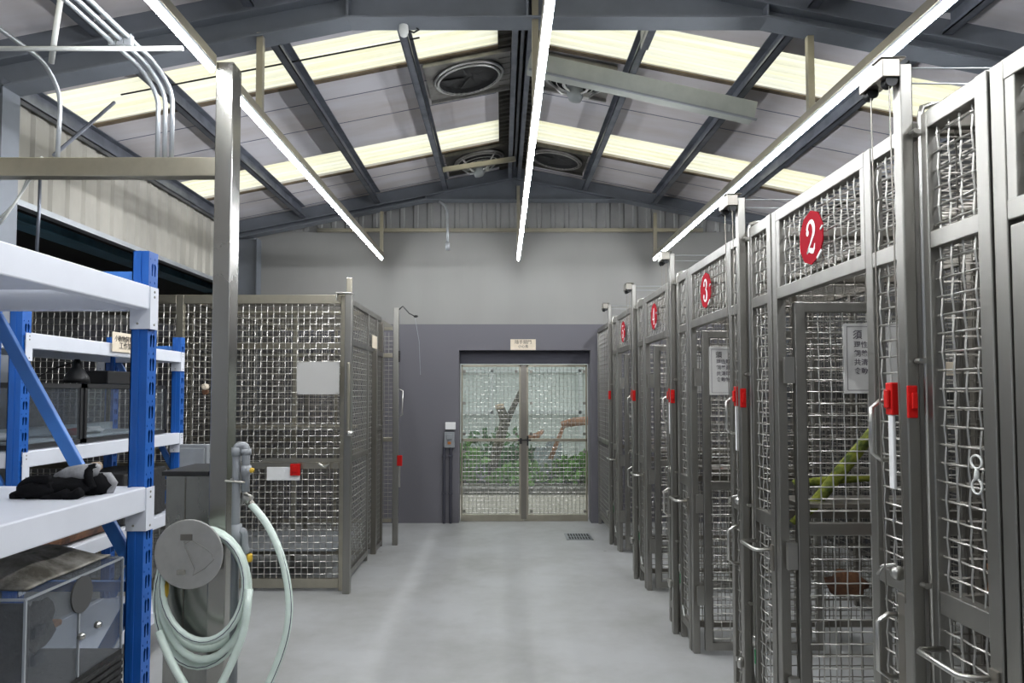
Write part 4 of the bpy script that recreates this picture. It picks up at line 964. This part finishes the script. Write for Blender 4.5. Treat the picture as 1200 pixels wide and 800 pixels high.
root = thing('drain_piping', 'grey plastic pipework fixed beside the pillar, with elbow at top', 'pipe', P(278,800,3.42))
m = MB(); yy = 3.36; R = 0.019
m.tube(fil([(P(277.5,522,yy)[0],yy,0.0), P(277.5,522,yy), P(288.5,522,yy), (P(288.5,522,yy)[0],yy,P(288.5,576,yy)[2])], 0.035, 5), R, 12); m.build('riser', 'pvc', root, smooth=True)
for (px, a, c_) in ((277.5,522,534),(288.5,524,532),(288.5,543,556),(277.5,612,640)):
    m = MB(); m.tube([P(px,a+2,yy), P(px,c_,yy)], R+0.005, 12); m.build('coupling', 'pvc', root, smooth=True)
m = MB(); m.tube(fil([P(277,623,yy), P(286,621,yy), P(287,640,yy), P(290,648,yy)], 0.03, 4), R-0.003, 10); m.build('branch', 'pvc', root, smooth=True)
m = MB(); m.lathe(P(292.5,653,yy), [(0.01,-0.02),(0.014,-0.01),(0.014,0.012),(0.01,0.018)], 10); m.build('tap', 'yellow', root, smooth=True)
m = MB(); m.lathe(P(293,551,yy), [(0.010,-0.018),(0.014,0.0),(0.010,0.018)], 10, 'x'); m.build('tap', 'yellow', root, smooth=True)
m = MB(); m.tube([P(264,563,yy-0.022), P(287,565,yy-0.022)], 0.005, 6); m.lathe(P(272,562,yy-0.02), [(0.009,-0.006),(0.009,0.006)], 8, 'y'); m.build('pipe_clip', 'rod', root, smooth=False)
root = thing('water_hose', 'single pale hose arching down from the grey pipe tap', 'hose', P(288,578,3.41))
m = MB(); pts = [P(284,581,3.41),P(291,588,3.40),P(300,597,3.38),P(312,612,3.36),P(324,635,3.34),P(333,662,3.32),P(339,695,3.30),P(339,725,3.28),P(333,755,3.27),P(322,785,3.26),P(308,815,3.25),P(290,860,3.25),P(285,868,3.25)]
def smooth_pts(pts, it=2):
    pts = [Vector(p) for p in pts]
    for _ in range(it):
        o = [pts[0]]
        for i in range(len(pts)-1): o += [pts[i]*0.75+pts[i+1]*0.25, pts[i]*0.25+pts[i+1]*0.75]
        o.append(pts[-1]); pts = o
    return pts
pts = smooth_pts(pts)
m.tube(pts, 0.0175, 10); m.build('hose_body', 'hose', root, smooth=True)
m = MB(); m.tube([p+Vector((0.012,-0.011,0)) for p in pts], 0.0025, 5); m.build('stripe', 'hose_line', root)
m = MB(); m.tube([P(284,578,3.41),P(291,587,3.40),P(306,605,3.375)], [0.022,0.019,0.019], 10); m.build('connector', 'steel_dark', root, smooth=True)
m = MB(); m.tube([P(286,577,3.39), P(283,590,3.38)], 0.006, 6); m.tube([P(287,582,3.385), P(294,586,3.38)], 0.022, 10); m.build('clamp', 'rod', root, smooth=False)

# ------------------------------------------------------------------ blue and white racks
def slot_face(mb, o, u, w, W, H, t=0.003):
    """perforated upright face: o lower corner, u across, w up"""
    o = Vector(o); u = Vector(u); w = Vector(w); pitch = 0.068; n = int(H/pitch)
    hs = []
    hs.append([(0.30*W,0.012),(0.42*W,0.009),(0.50*W,0.042),(0.40*W,0.048),(0.28*W,0.04)])
    hs.append([(0.62*W,0.009),(0.74*W,0.012),(0.80*W,0.040),(0.66*W,0.048),(0.56*W,0.042)])
    hs.append([(0.14*W,0.055),(0.20*W,0.055),(0.20*W,0.061),(0.14*W,0.061)]); hs.append([(0.62*W,0.056),(0.70*W,0.056),(0.70*W,0.063),(0.62*W,0.063)])
    outer = [(0,0),(W,0),(W,pitch),(0,pitch)]
    polys = [[Vector((a,b,0)) for a, b in outer]]+[[Vector((a,b,0)) for a, b in h] for h in hs]
    tri = tessellate_polygon(polys); flat = [q for pl in polys for q in pl]
    for i in range(n): mb.add([o+u*q.x+w*(q.y+i*pitch) for q in flat], [tuple(x) for x in tri])
    mb.add([o+w*(n*pitch), o+u*W+w*(n*pitch), o+u*W+w*H, o+w*H], [(0,1,2,3)])
def rack(x0, x1, y0, y1, H, shelves, label, bh=0.068, hide_near=False, pw=0.047, pd=0.052):
    """x1 is the aisle side; posts stand at the four corners; shelves: list of top heights"""
    root = thing('storage_rack', label, 'rack', ((x0+x1)/2, (y0+y1)/2, 0), 'blue and white storage racks')
    for xa in (x0, x1-pw):
        for ya in (y0, y1-pd):
            b = MB(); X1 = xa+pw
            # front web with a folded rib
            b.box(xa, X1, ya, ya+0.003, 0, H); b.box(xa+pw*0.40, xa+pw*0.55, ya-0.003, ya, 0, H); b.box(xa, xa+0.003, ya, ya+pd, 0, H); b.box(xa, X1, ya+pd-0.003, ya+pd, 0, H)
            slot_face(b, (X1+0.0005, ya, 0), (0,1,0), (0,0,1), pd, H)
            b.build('upright', 'blue', root)
    for i, z in enumerate(shelves):
        # side beams along y
        for xa, s in ((x1, 1), (x0, -1)):
            b = MB(); xo = xa+s*0.006; xi = xa-s*0.034
            ya, yb = y0-0.004, y1-0.0
            b.box(min(xo,xi), max(xo,xi), ya+pd, yb-pd-0.002, z-bh, z)
            b.box(min(xo,xi), max(xo,xi), yb-pd-0.002, yb-pd+0.02, z-bh, z) if False else None
            o = b.build('shelf_beam', 'white', root, bevel=0.004)
            for yy, d in ((yb-pd-0.006, 1), (ya+pd+0.002, -1)):
                c_ = MB(); c_.box(xa-pw-0.001, xo+0.001, yy, yy+0.004, z-bh-0.055, z-0.003)
                c_.box(xo+0.001, xo+0.004, yy, yy+d*0.045, z-bh-0.055, z-0.003)
                cl = c_.build('end_clip', 'white', o)
                h_ = MB()
                for zz in (z-bh-0.042, z-bh*0.45, z-0.016): h_.lathe((xo+0.0045, yy+d*0.022, zz), [(0.0035,-0.0005),(0.0035,0.0008)], 8, 'x')
                h_.lathe((xa-pw*0.55, yy-0.0006, z-bh-0.04), [(0.0035,-0.0005),(0.0035,0.0008)], 8, 'y')
                h_.build('rivet', 'stone_kerb', o)
        for ya in (y0+0.008, y1-0.045):
            b = MB(); b.box(x0+pw, x1-pw, ya, ya+0.035, z-bh, z-0.004); b.build('cross_beam', 'white', root, bevel=0.003)
        b = MB(); b.box(x0+0.035, x1-0.035, y0+pd, y1-pd-0.006, z-0.012, z-0.002)
        for q in (0.33, 0.66):
            yy = y0+(y1-y0)*q; b.box(x0+0.035, x1-0.035, yy-0.02, yy+0.02, z-0.04, z-0.012)
        b.build('shelf_deck', 'white', root)
    for yy in (y0+pd/2, y1-pd/2):
        for z in (H-0.07, 1.035, 0.2):
            b = MB(); b.box(x0+pw, x1-pw, yy-0.008, yy+0.008, z-0.014, z+0.014); b.build('tie_bar', 'blue_lit', root)
        for (za, zb) in ((1.10, 1.80), (0.98, 0.25)):
            b = MB(); b.bar((x1-pw, yy, za), (x0+pw, yy, zb), 0.018, 0.036); b.build('diagonal_brace', 'blue_lit', root, bevel=0.003)
    return root
rack(-1.50, -1.003, 0.55, 2.052, 1.983, [1.883, 1.317, 0.70, 0.30], 'near blue and white storage rack, cut off by the left edge')
rack(-2.57, -2.085, 3.07, 4.65, 1.94, [1.845, 1.322, 0.83, 0.27], 'farther blue and white storage rack, behind the near rack', bh=0.07, pw=0.055, pd=0.06)

# label card on the farther rack's top beam
root = thing('shelf_card', 'cream card with dark characters on the farther rack', 'sign', (-2.06, 3.85, 1.78))
xk = -2.066
ya = 2.066*F/(588-131); yb = 2.066*F/(588-156)
za = CAMZ+(460-414)*yb/F; zb = CAMZ+(460-392)*yb/F
b = MB(); b.box(xk-0.003, xk, ya, yb, za, zb); b.build('card', 'cream', root)
text_mesh('lettering', '小動物飼育', 0.036, 'ink', (xk+0.001, (ya+yb)/2, zb-0.036), (0,1,0), (0,0,1), root)
text_mesh('lettering', '工作架', 0.042, 'ink', (xk+0.001, (ya+yb)/2+0.02, za+0.032), (0,1,0), (0,0,1), root)

# black framed glass tanks on the farther rack
def tank(y0, y1, label, items):
    x0, x1, z0, z1 = -2.5, -2.125, 1.325, 1.625; t = 0.018
    root = thing('glass_tank', label, 'terrarium', ((x0+x1)/2, (y0+y1)/2, z0), 'black framed glass tanks')
    b = MB()
    for z in (z0, z1-0.022):
        b.box(x0, x1, y0, y0+t, z, z+0.022); b.box(x0, x1, y1-t, y1, z, z+0.022); b.box(x0, x0+t, y0, y1, z, z+0.022); b.box(x1-t, x1, y0, y1, z, z+0.022)
    for x in (x0, x1-t):
        for y in (y0, y1-t): b.box(x, x+t, y, y+t, z0, z1)
    b.build('frame', 'black', root)
    b = MB(); b.box(x1-0.008, x1-0.005, y0+t, y1-t, z0+0.02, z1-0.02); b.box(x0+0.005, x0+0.008, y0+t, y1-t, z0+0.02, z1-0.02); b.box(x0+t, x1-t, y0+0.004, y0+0.007, z0+0.02, z1-0.02); b.build('pane', 'glass', root)
    b = MB(); b.box(x0+0.03, x0+0.05, y0+0.03, y1-0.03, z0+0.022, z0+0.075); b.box(x0+0.03, x1-0.03, y0+0.03, y1-0.03, z0+0.022, z0+0.03); b.build('tray', 'rock', root)
tank(2.98+0.16, 3.60, 'black framed glass tank on the farther rack, nearer one', 0)
tank(3.62, 4.50, 'black framed glass tank on the farther rack, beyond the clip lamp', 0)
for i, (px, py, yy, m_, nm) in enumerate(((42,515,3.3,'paper','white crumpled paper in the nearer glass tank'),(128,495,3.95,'paper','white dish in the farther glass tank'),(103,508,3.72,'red','dull red piece in the farther glass tank'))):
    b = MB(); q = P(px,py,yy); b.blob((-2.3+0.03*i, yy, 1.375), (0.05,0.06,0.018), 10, 6, 0.3, i); tag(b.build('tank_item', m_, smooth=True), nm, 'item')
root = thing('clip_lamp', 'black dome lamp standing on the glass tanks', 'lamp', (-2.2, 3.75, 1.63))
c = P(90,440,3.7); b = MB(); b.lathe((c[0],c[1],0), [(0.062,1.632),(0.058,1.66),(0.035,1.70),(0.022,1.715),(0.02,1.74),(0.012,1.755)], 20); b.build('dome', 'black', root, smooth=True)
b = MB(); b.tube([(c[0],c[1],1.745),(c[0]-0.1,c[1]-0.05,1.70),(c[0]-0.22,c[1]-0.05,1.63)], 0.004, 6); b.build('cable', 'black_cable', root)
b = MB(); q0 = P(110,450,3.9); q1 = P(153,434,4.15); b.box(-2.3, -2.14, 3.85, 4.4, 1.628, 1.70); tag(b.build('lamp_hood', 'black', bevel=0.005), 'flat black hood box on top of the farther glass tank', 'box')
b = MB(); b.box(-2.45, -2.12, 4.0, 4.5, 0.835, 1.12); tag(b.build('storage_crate', 'blackish', bevel=0.01), 'black crate on the third shelf of the farther rack', 'crate')

# things on the near rack
def finger(mb, pts, r):
    mb.tube(smooth_pts(pts, 1), r, 8)
gz = 1.317
root = thing('work_gloves', 'black work gloves with grey palms on the near rack shelf', 'gloves', (-1.25, 1.85, gz))
def GP(px, py, y, dz=0.0): q = P(px, py, y); return (q[0], q[1], q[2]+dz)
b = MB()
b.blob(GP(72,570,1.83), (0.085,0.045,0.026), 14, 8, 0.12, 2); b.blob(GP(45,573,1.80), (0.055,0.04,0.024), 12, 8, 0.12, 5); b.build('palm', 'glove', root, smooth=True)
b = MB()
for i, pts in enumerate(([(60,567),(38,574),(20,580),(13,583)], [(58,562),(40,562),(30,566),(24,572)], [(80,578),(62,584),(48,582)], [(95,576),(84,582),(74,580)])):
    finger(b, [GP(x, y, 1.79-0.004*i) for x, y in pts], [0.013]*2+[0.012]*(len(smooth_pts(pts_ := [GP(x,y,1.8) for x,y in pts],1))-3)+[0.007])
b.build('finger', 'glove', root, smooth=True)
b = MB(); b.tube([GP(66,560,1.84), GP(82,556,1.84), GP(98,554,1.84), GP(110,550,1.84), GP(116,545,1.84)], [0.012,0.022,0.024,0.018,0.008], 10); b.build('cuff', 'glove_grey', root, smooth=True)
b = MB(); b.tube([GP(106,551,1.85), GP(112,547,1.85), GP(118,545,1.85)], [0.016,0.014,0.01], 8); b.build('cuff_edge', 'glove_tan', root, smooth=True)
root = thing('work_gloves', 'black and white glove bundled at the right end of near shelf', 'gloves', (-1.1, 1.85, gz))
b = MB(); b.blob(GP(112,568,1.86), (0.040,0.035,0.030), 12, 8, 0.12, 9); b.build('palm', 'glove', root, smooth=True)
b = MB(); b.tube([GP(115,557,1.87), GP(127,558,1.87), GP(132,566,1.87), GP(129,574,1.87), GP(118,577,1.86)], [0.008,0.012,0.013,0.012,0.007], 10); b.build('cuff', 'glove_grey', root, smooth=True)
b = MB(); finger(b, [GP(108,572,1.82), GP(103,560,1.82), GP(105,549,1.83), GP(113,547,1.84)], 0.011); b.build('finger', 'glove', root, smooth=True)

# acrylic terrarium on the third shelf of the near rack
sh = 0.885
root = thing('acrylic_box', 'clear acrylic animal box on the near rack', 'terrarium', (-1.2, 1.7, sh))
xa, xb, ya, yb, z0, z1 = -1.42, -1.035, 1.56, 1.955, sh+0.003, 1.130
b = MB(); t = 0.005
b.box(xb-t, xb, ya, yb, z0, z1); b.box(xa, xa+t, ya, yb, z0, z1); b.box(xa, xb, ya, ya+t, z0, z1); b.box(xa, xb, yb-t, yb, z0, z1); b.box(xa, xb, ya, yb, z1, z1+t)
b.build('panel', 'acrylic', root)
b = MB(); e = 0.005
for (p_, q_) in (((xb,ya,z0),(xb,ya,z1)),((xb,yb,z0),(xb,yb,z1)),((xb,ya,z1),(xb,yb,z1)),((xa,yb,z1),(xb,yb,z1)),((xa,ya,z1),(xb,ya,z1)),((xb,(ya+yb)/2,z0),(xb,(ya+yb)/2,z1))): b.bar(p_, q_, e, e)
b.build('edge', 'glass', root); b.build
for o in root.children:
    if o.name.startswith('edge'): o.data.materials[0] = M['edge']
b = MB(); n = 28; cy, cz, rr = 1.763, 1.085, 0.044; b.lathe((xb+0.001,cy,cz), [(rr,0),(rr,0.004)], n, 'x'); b.build('vent_disc', 'vent_dark', root)
for (yy, zz) in ((1.60,1.05),(1.60,0.99)):
    b = MB(); b.box(xb, xb+0.008, yy-0.018, yy+0.018, zz-0.012, zz+0.012); b.build('hinge', 'glass', root)
b = MB();  b.tube([(xb+0.006,yb-0.015,0.93),(xb+0.006,yb-0.015,1.13)], 0.004, 6); b.build('hinge', 'acrylic', root)
for (yy, zz) in ((1.76,0.985),(1.83,0.99)):
    b = MB(); b.lathe((xb+0.004,yy,zz), [(0.007,-0.004),(0.010,0.0),(0.006,0.010)], 10, 'x'); b.build('screw_knob', 'rod', root, smooth=True)
b = MB(); b.blob((-1.075,1.67,1.04), (0.02,0.05,0.055), 12, 8, 0.25, 3); tag(b.build('fur_toy', 'foam', smooth=True), 'black fuzzy cloth hanging inside the acrylic box', 'cloth')
b = MB(); b.box(-1.34, -1.10, 1.74, 1.80, 1.00, 1.015); tag(b.build('wood_perch', 'orange_wood', bevel=0.004), 'small tan wooden perch inside the acrylic box', 'perch')
b = MB(); b.box(-1.41, -1.045, 1.567, 1.60, sh+0.005, 1.115)
tag(b.build('foam_block', 'foam', bevel=0.012), 'black textured foam panel at the left end inside the acrylic box', 'foam')
# fleece on top
b = MB(); rnd = random.Random(11); n1, n2 = 22, 16; v = []; f = []
for i in range(n1):
    for j in range(n2):
        a, c_ = i/(n1-1), j/(n2-1)
        e = max(0, 1-((a-0.5)*2)**4)*max(0, 1-((c_-0.5)*2)**4)
        v.append((-1.40+0.34*a, 1.60+0.34*c_, 1.143+e*(0.030+0.010*math.sin(9*a+3*c_)+0.010*math.cos(11*c_+4*a))+rnd.uniform(0,0.006)*e))
for i in range(n1-1):
    for j in range(n2-1): f.append((i*n2+j, (i+1)*n2+j, (i+1)*n2+j+1, i*n2+j+1))
b.add(v, f); o = b.build('fleece_cloth', 'fleece', smooth=True); sd = o.modifiers.new('s', 'SOLIDIFY'); sd.thickness = 0.006; tag(o, 'grey fluffy cloth lying on the acrylic box', 'cloth')
b = MB(); y = 1.93
b.box(-1.42, -1.035, 1.50, 1.96, 0.702, sh); b.v = b.v
for i in range(9): b.box(-1.034, -1.026, 1.51, 1.95, 0.72+i*0.018, 0.73+i*0.018)
tag(b.build('ribbed_base', 'blackish'), 'black ribbed plastic base under the clear acrylic box', 'base')
branch('cork_log', [(-2.14,3.05+0.1,0.885),(-2.16,3.5,0.89),(-2.15,3.9,0.885)], [0.05,0.055,0.045], 'cork', 'brown bark log on the third shelf of the farther rack', 'log', 5)

# ------------------------------------------------------------------ yard behind the doors
b = MB(); b.box(-6, 8, YB+0.3, 17, -0.12, -0.02); struct(b.build('yard_ground', 'yard'))
b = MB(); b.box(-4.5, 6.5, 14.6, 14.66, 0, 4.2); struct(b.build('wall_yard', 'pale_fence'))
root = thing('yard_rails', 'white horizontal rails in front of the pale yard wall', 'rails', (1, 14.5, 0))
for z in (1.15, 2.0, 2.9):
    b = MB(); b.box(-4.4, 6.4, 14.5, 14.55, z, z+0.06); b.build('rail', 'fence_rail', root)
for x in (-2.0, -0.2, 1.6, 3.4):
    b = MB(); b.box(x-0.03, x+0.03, 14.5, 14.56, 0, 3.2); b.build('upright', 'fence_rail', root)
b = MB(); b.box(-3, 5, 11.2, 11.35, -0.02, 0.10); tag(b.build('bed_kerb', 'stone_kerb', bevel=0.01), 'low grey kerb along the planting bed behind doors', 'kerb')
b = MB(); b.box(-3, 5, 11.36, 14.3, -0.02, 0.07); struct(b.build('ground_bed', 'soil'))
def bush(cx, cy, rx, h, m, label, seed, n=150):
    rnd = random.Random(seed); b = MB(); cy += 1.05; cx *= 1.08; rx *= 1.1; h *= 1.1; cy = max(cy, 11.75)
    for i in range(n):
        a = rnd.uniform(0, 2*PI); q = math.sqrt(rnd.random())*rx; x, y = cx+q*math.cos(a), cy+q*math.sin(a)*0.6; z = 0.08+rnd.random()*h*(1-0.5*(q/rx)**2)
        L = rnd.uniform(0.13, 0.24); w = L*0.28; d = Vector((rnd.uniform(-1,1), rnd.uniform(-1,0.4), rnd.uniform(-0.2,1))).normalized(); s = d.cross(Vector((rnd.uniform(-1,1),rnd.uniform(-1,1),0.3))).normalized()
        p = Vector((x, y, z)); b.add([p, p+d*L*0.5+s*w, p+d*L, p+d*L*0.5-s*w], [(0,1,2,3)])
    for i in range(6):
        a = rnd.uniform(0, 2*PI); b.tube([(cx,cy,0.05),(cx+rx*0.5*math.cos(a),cy+0.3*rx*math.sin(a),h*0.8)], 0.008, 5)
    tag(b.build('shrub', m), label, 'shrub', 'shrubs in the yard bed')
bush(-0.62, 11.0, 0.36, 0.62, 'leaf', 'bright green shrub behind the left door', 1, 260)
bush(0.12, 11.9, 0.30, 0.40, 'leaf_dark', 'dark shrub at the foot of the forked trunk', 2, 160)
bush(0.50, 11.3, 0.34, 0.50, 'leaf_dark', 'dark green shrub behind the meeting of doors', 3, 260)
bush(1.05, 10.9, 0.34, 0.42, 'leaf', 'bright green shrub behind the right door middle', 4, 260)
bush(1.55, 11.2, 0.30, 0.55, 'leaf', 'green shrub at the right side behind the right door', 5, 200)
bush(0.25, 10.6, 0.40, 0.28, 'leaf', 'low leafy plant near the kerb', 6, 160)
bush(-0.15, 12.6, 0.8, 0.75, 'leaf_dark', 'far dark shrub in front of the pale yard wall', 7, 220)
YT = 12.1
root = thing('tree_stump', 'dark forked tree trunk with pale sawn end in yard', 'tree', P(578,560,YT))
b = MB(); b.tube(smooth_pts([P(577,560,YT), P(578,535,YT), P(585,515,YT), P(591,500,YT)]), [0.095]*13, 12) if False else b.tube(smooth_pts([P(577,566,YT), P(578,540,YT), P(586,515,YT), P(592,492,YT)]), 0.085, 12)
b.build('trunk', 'trunk', root, smooth=True)
b = MB(); b.tube([P(592,500,YT), P(590,487,YT), P(586,477,YT)], [0.085,0.08,0.075], 12); b.build('cut_branch', 'trunk', root, smooth=True)
b = MB(); b.tube([P(586,478,YT-0.03), P(585.3,474,YT-0.04)], 0.078, 12); b.build('sawn_end', 'cut_wood', root)
b = MB(); b.tube([P(593,496,YT), P(601,478,YT), P(609,462,YT), P(613,452,YT)], [0.06,0.05,0.05,0.045], 10); b.build('branch', 'trunk', root, smooth=True)
branch('fallen_log', [P(658,498,11.8), P(672,494,11.8), P(697,492,11.9)], [0.06,0.07,0.07], 'orange_log', 'orange-brown log lying behind the right door', 'log', 2)
branch('fallen_log', [P(660,500,11.8), P(652,520,11.8), P(645,538,11.75)], [0.03,0.035,0.04], 'orange_log', 'slanting brown branch under the orange log', 'branch', 6)
branch('fallen_log', [P(618,513,11.5), P(630,510,11.5), P(636,505,11.6)], [0.04,0.045,0.03], 'orange_log', 'short reddish branch beside the door meeting', 'branch', 8)
for i, (px, py, r_, nm) in enumerate(((634,527,0.14,'pale grey rock behind the left part of right door'),(648,516,0.16,'taller pale grey rock under the orange log'),(671,545,0.13,'whitish rock among the shrubs at right'),(562,545,0.10,'small pale rock behind the left door'))):
    b = MB(); q = P(px, py, 12.0); b.blob((q[0],q[1],max(0.1,q[2]*0.5)), (r_,r_*0.8,max(0.12,q[2]*0.5+0.05)), 10, 7, 0.2, i); tag(b.build('rock', 'rock'), nm, 'rock', 'yard rocks')

# ------------------------------------------------------------------ world, camera
w = bpy.data.worlds.new('overcast'); sc.world = w; w.use_nodes = True
bg = w.node_tree.nodes['Background']; bg.inputs[0].default_value = (0.93,0.97,1.0,1); bg.inputs[1].default_value = 1.5
cam = bpy.data.cameras.new('camera'); co = bpy.data.objects.new('camera', cam); C.objects.link(co)
co.location = (0, 0, CAMZ); co.rotation_euler = (PI/2+TILT, 0, 0); cam.sensor_width = 36; cam.lens = 36*F/1200
cam.shift_x = 12/1200; cam.shift_y = 25/1200; cam.clip_start = 0.05
sc.camera = co
sc.view_settings.view_transform = 'Standard'; sc.view_settings.look = 'None'; sc.view_settings.gamma = 1; sc.view_settings.use_curve_mapping = False
sc.view_settings.exposure = 0.0
cy = sc.cycles
cy.use_denoising = True; cy.max_bounces = 8; cy.diffuse_bounces = 4; cy.glossy_bounces = 4; cy.transparent_max_bounces = 12
cy.sample_clamp_indirect = 6.0; cy.caustics_reflective = False; cy.caustics_refractive = False
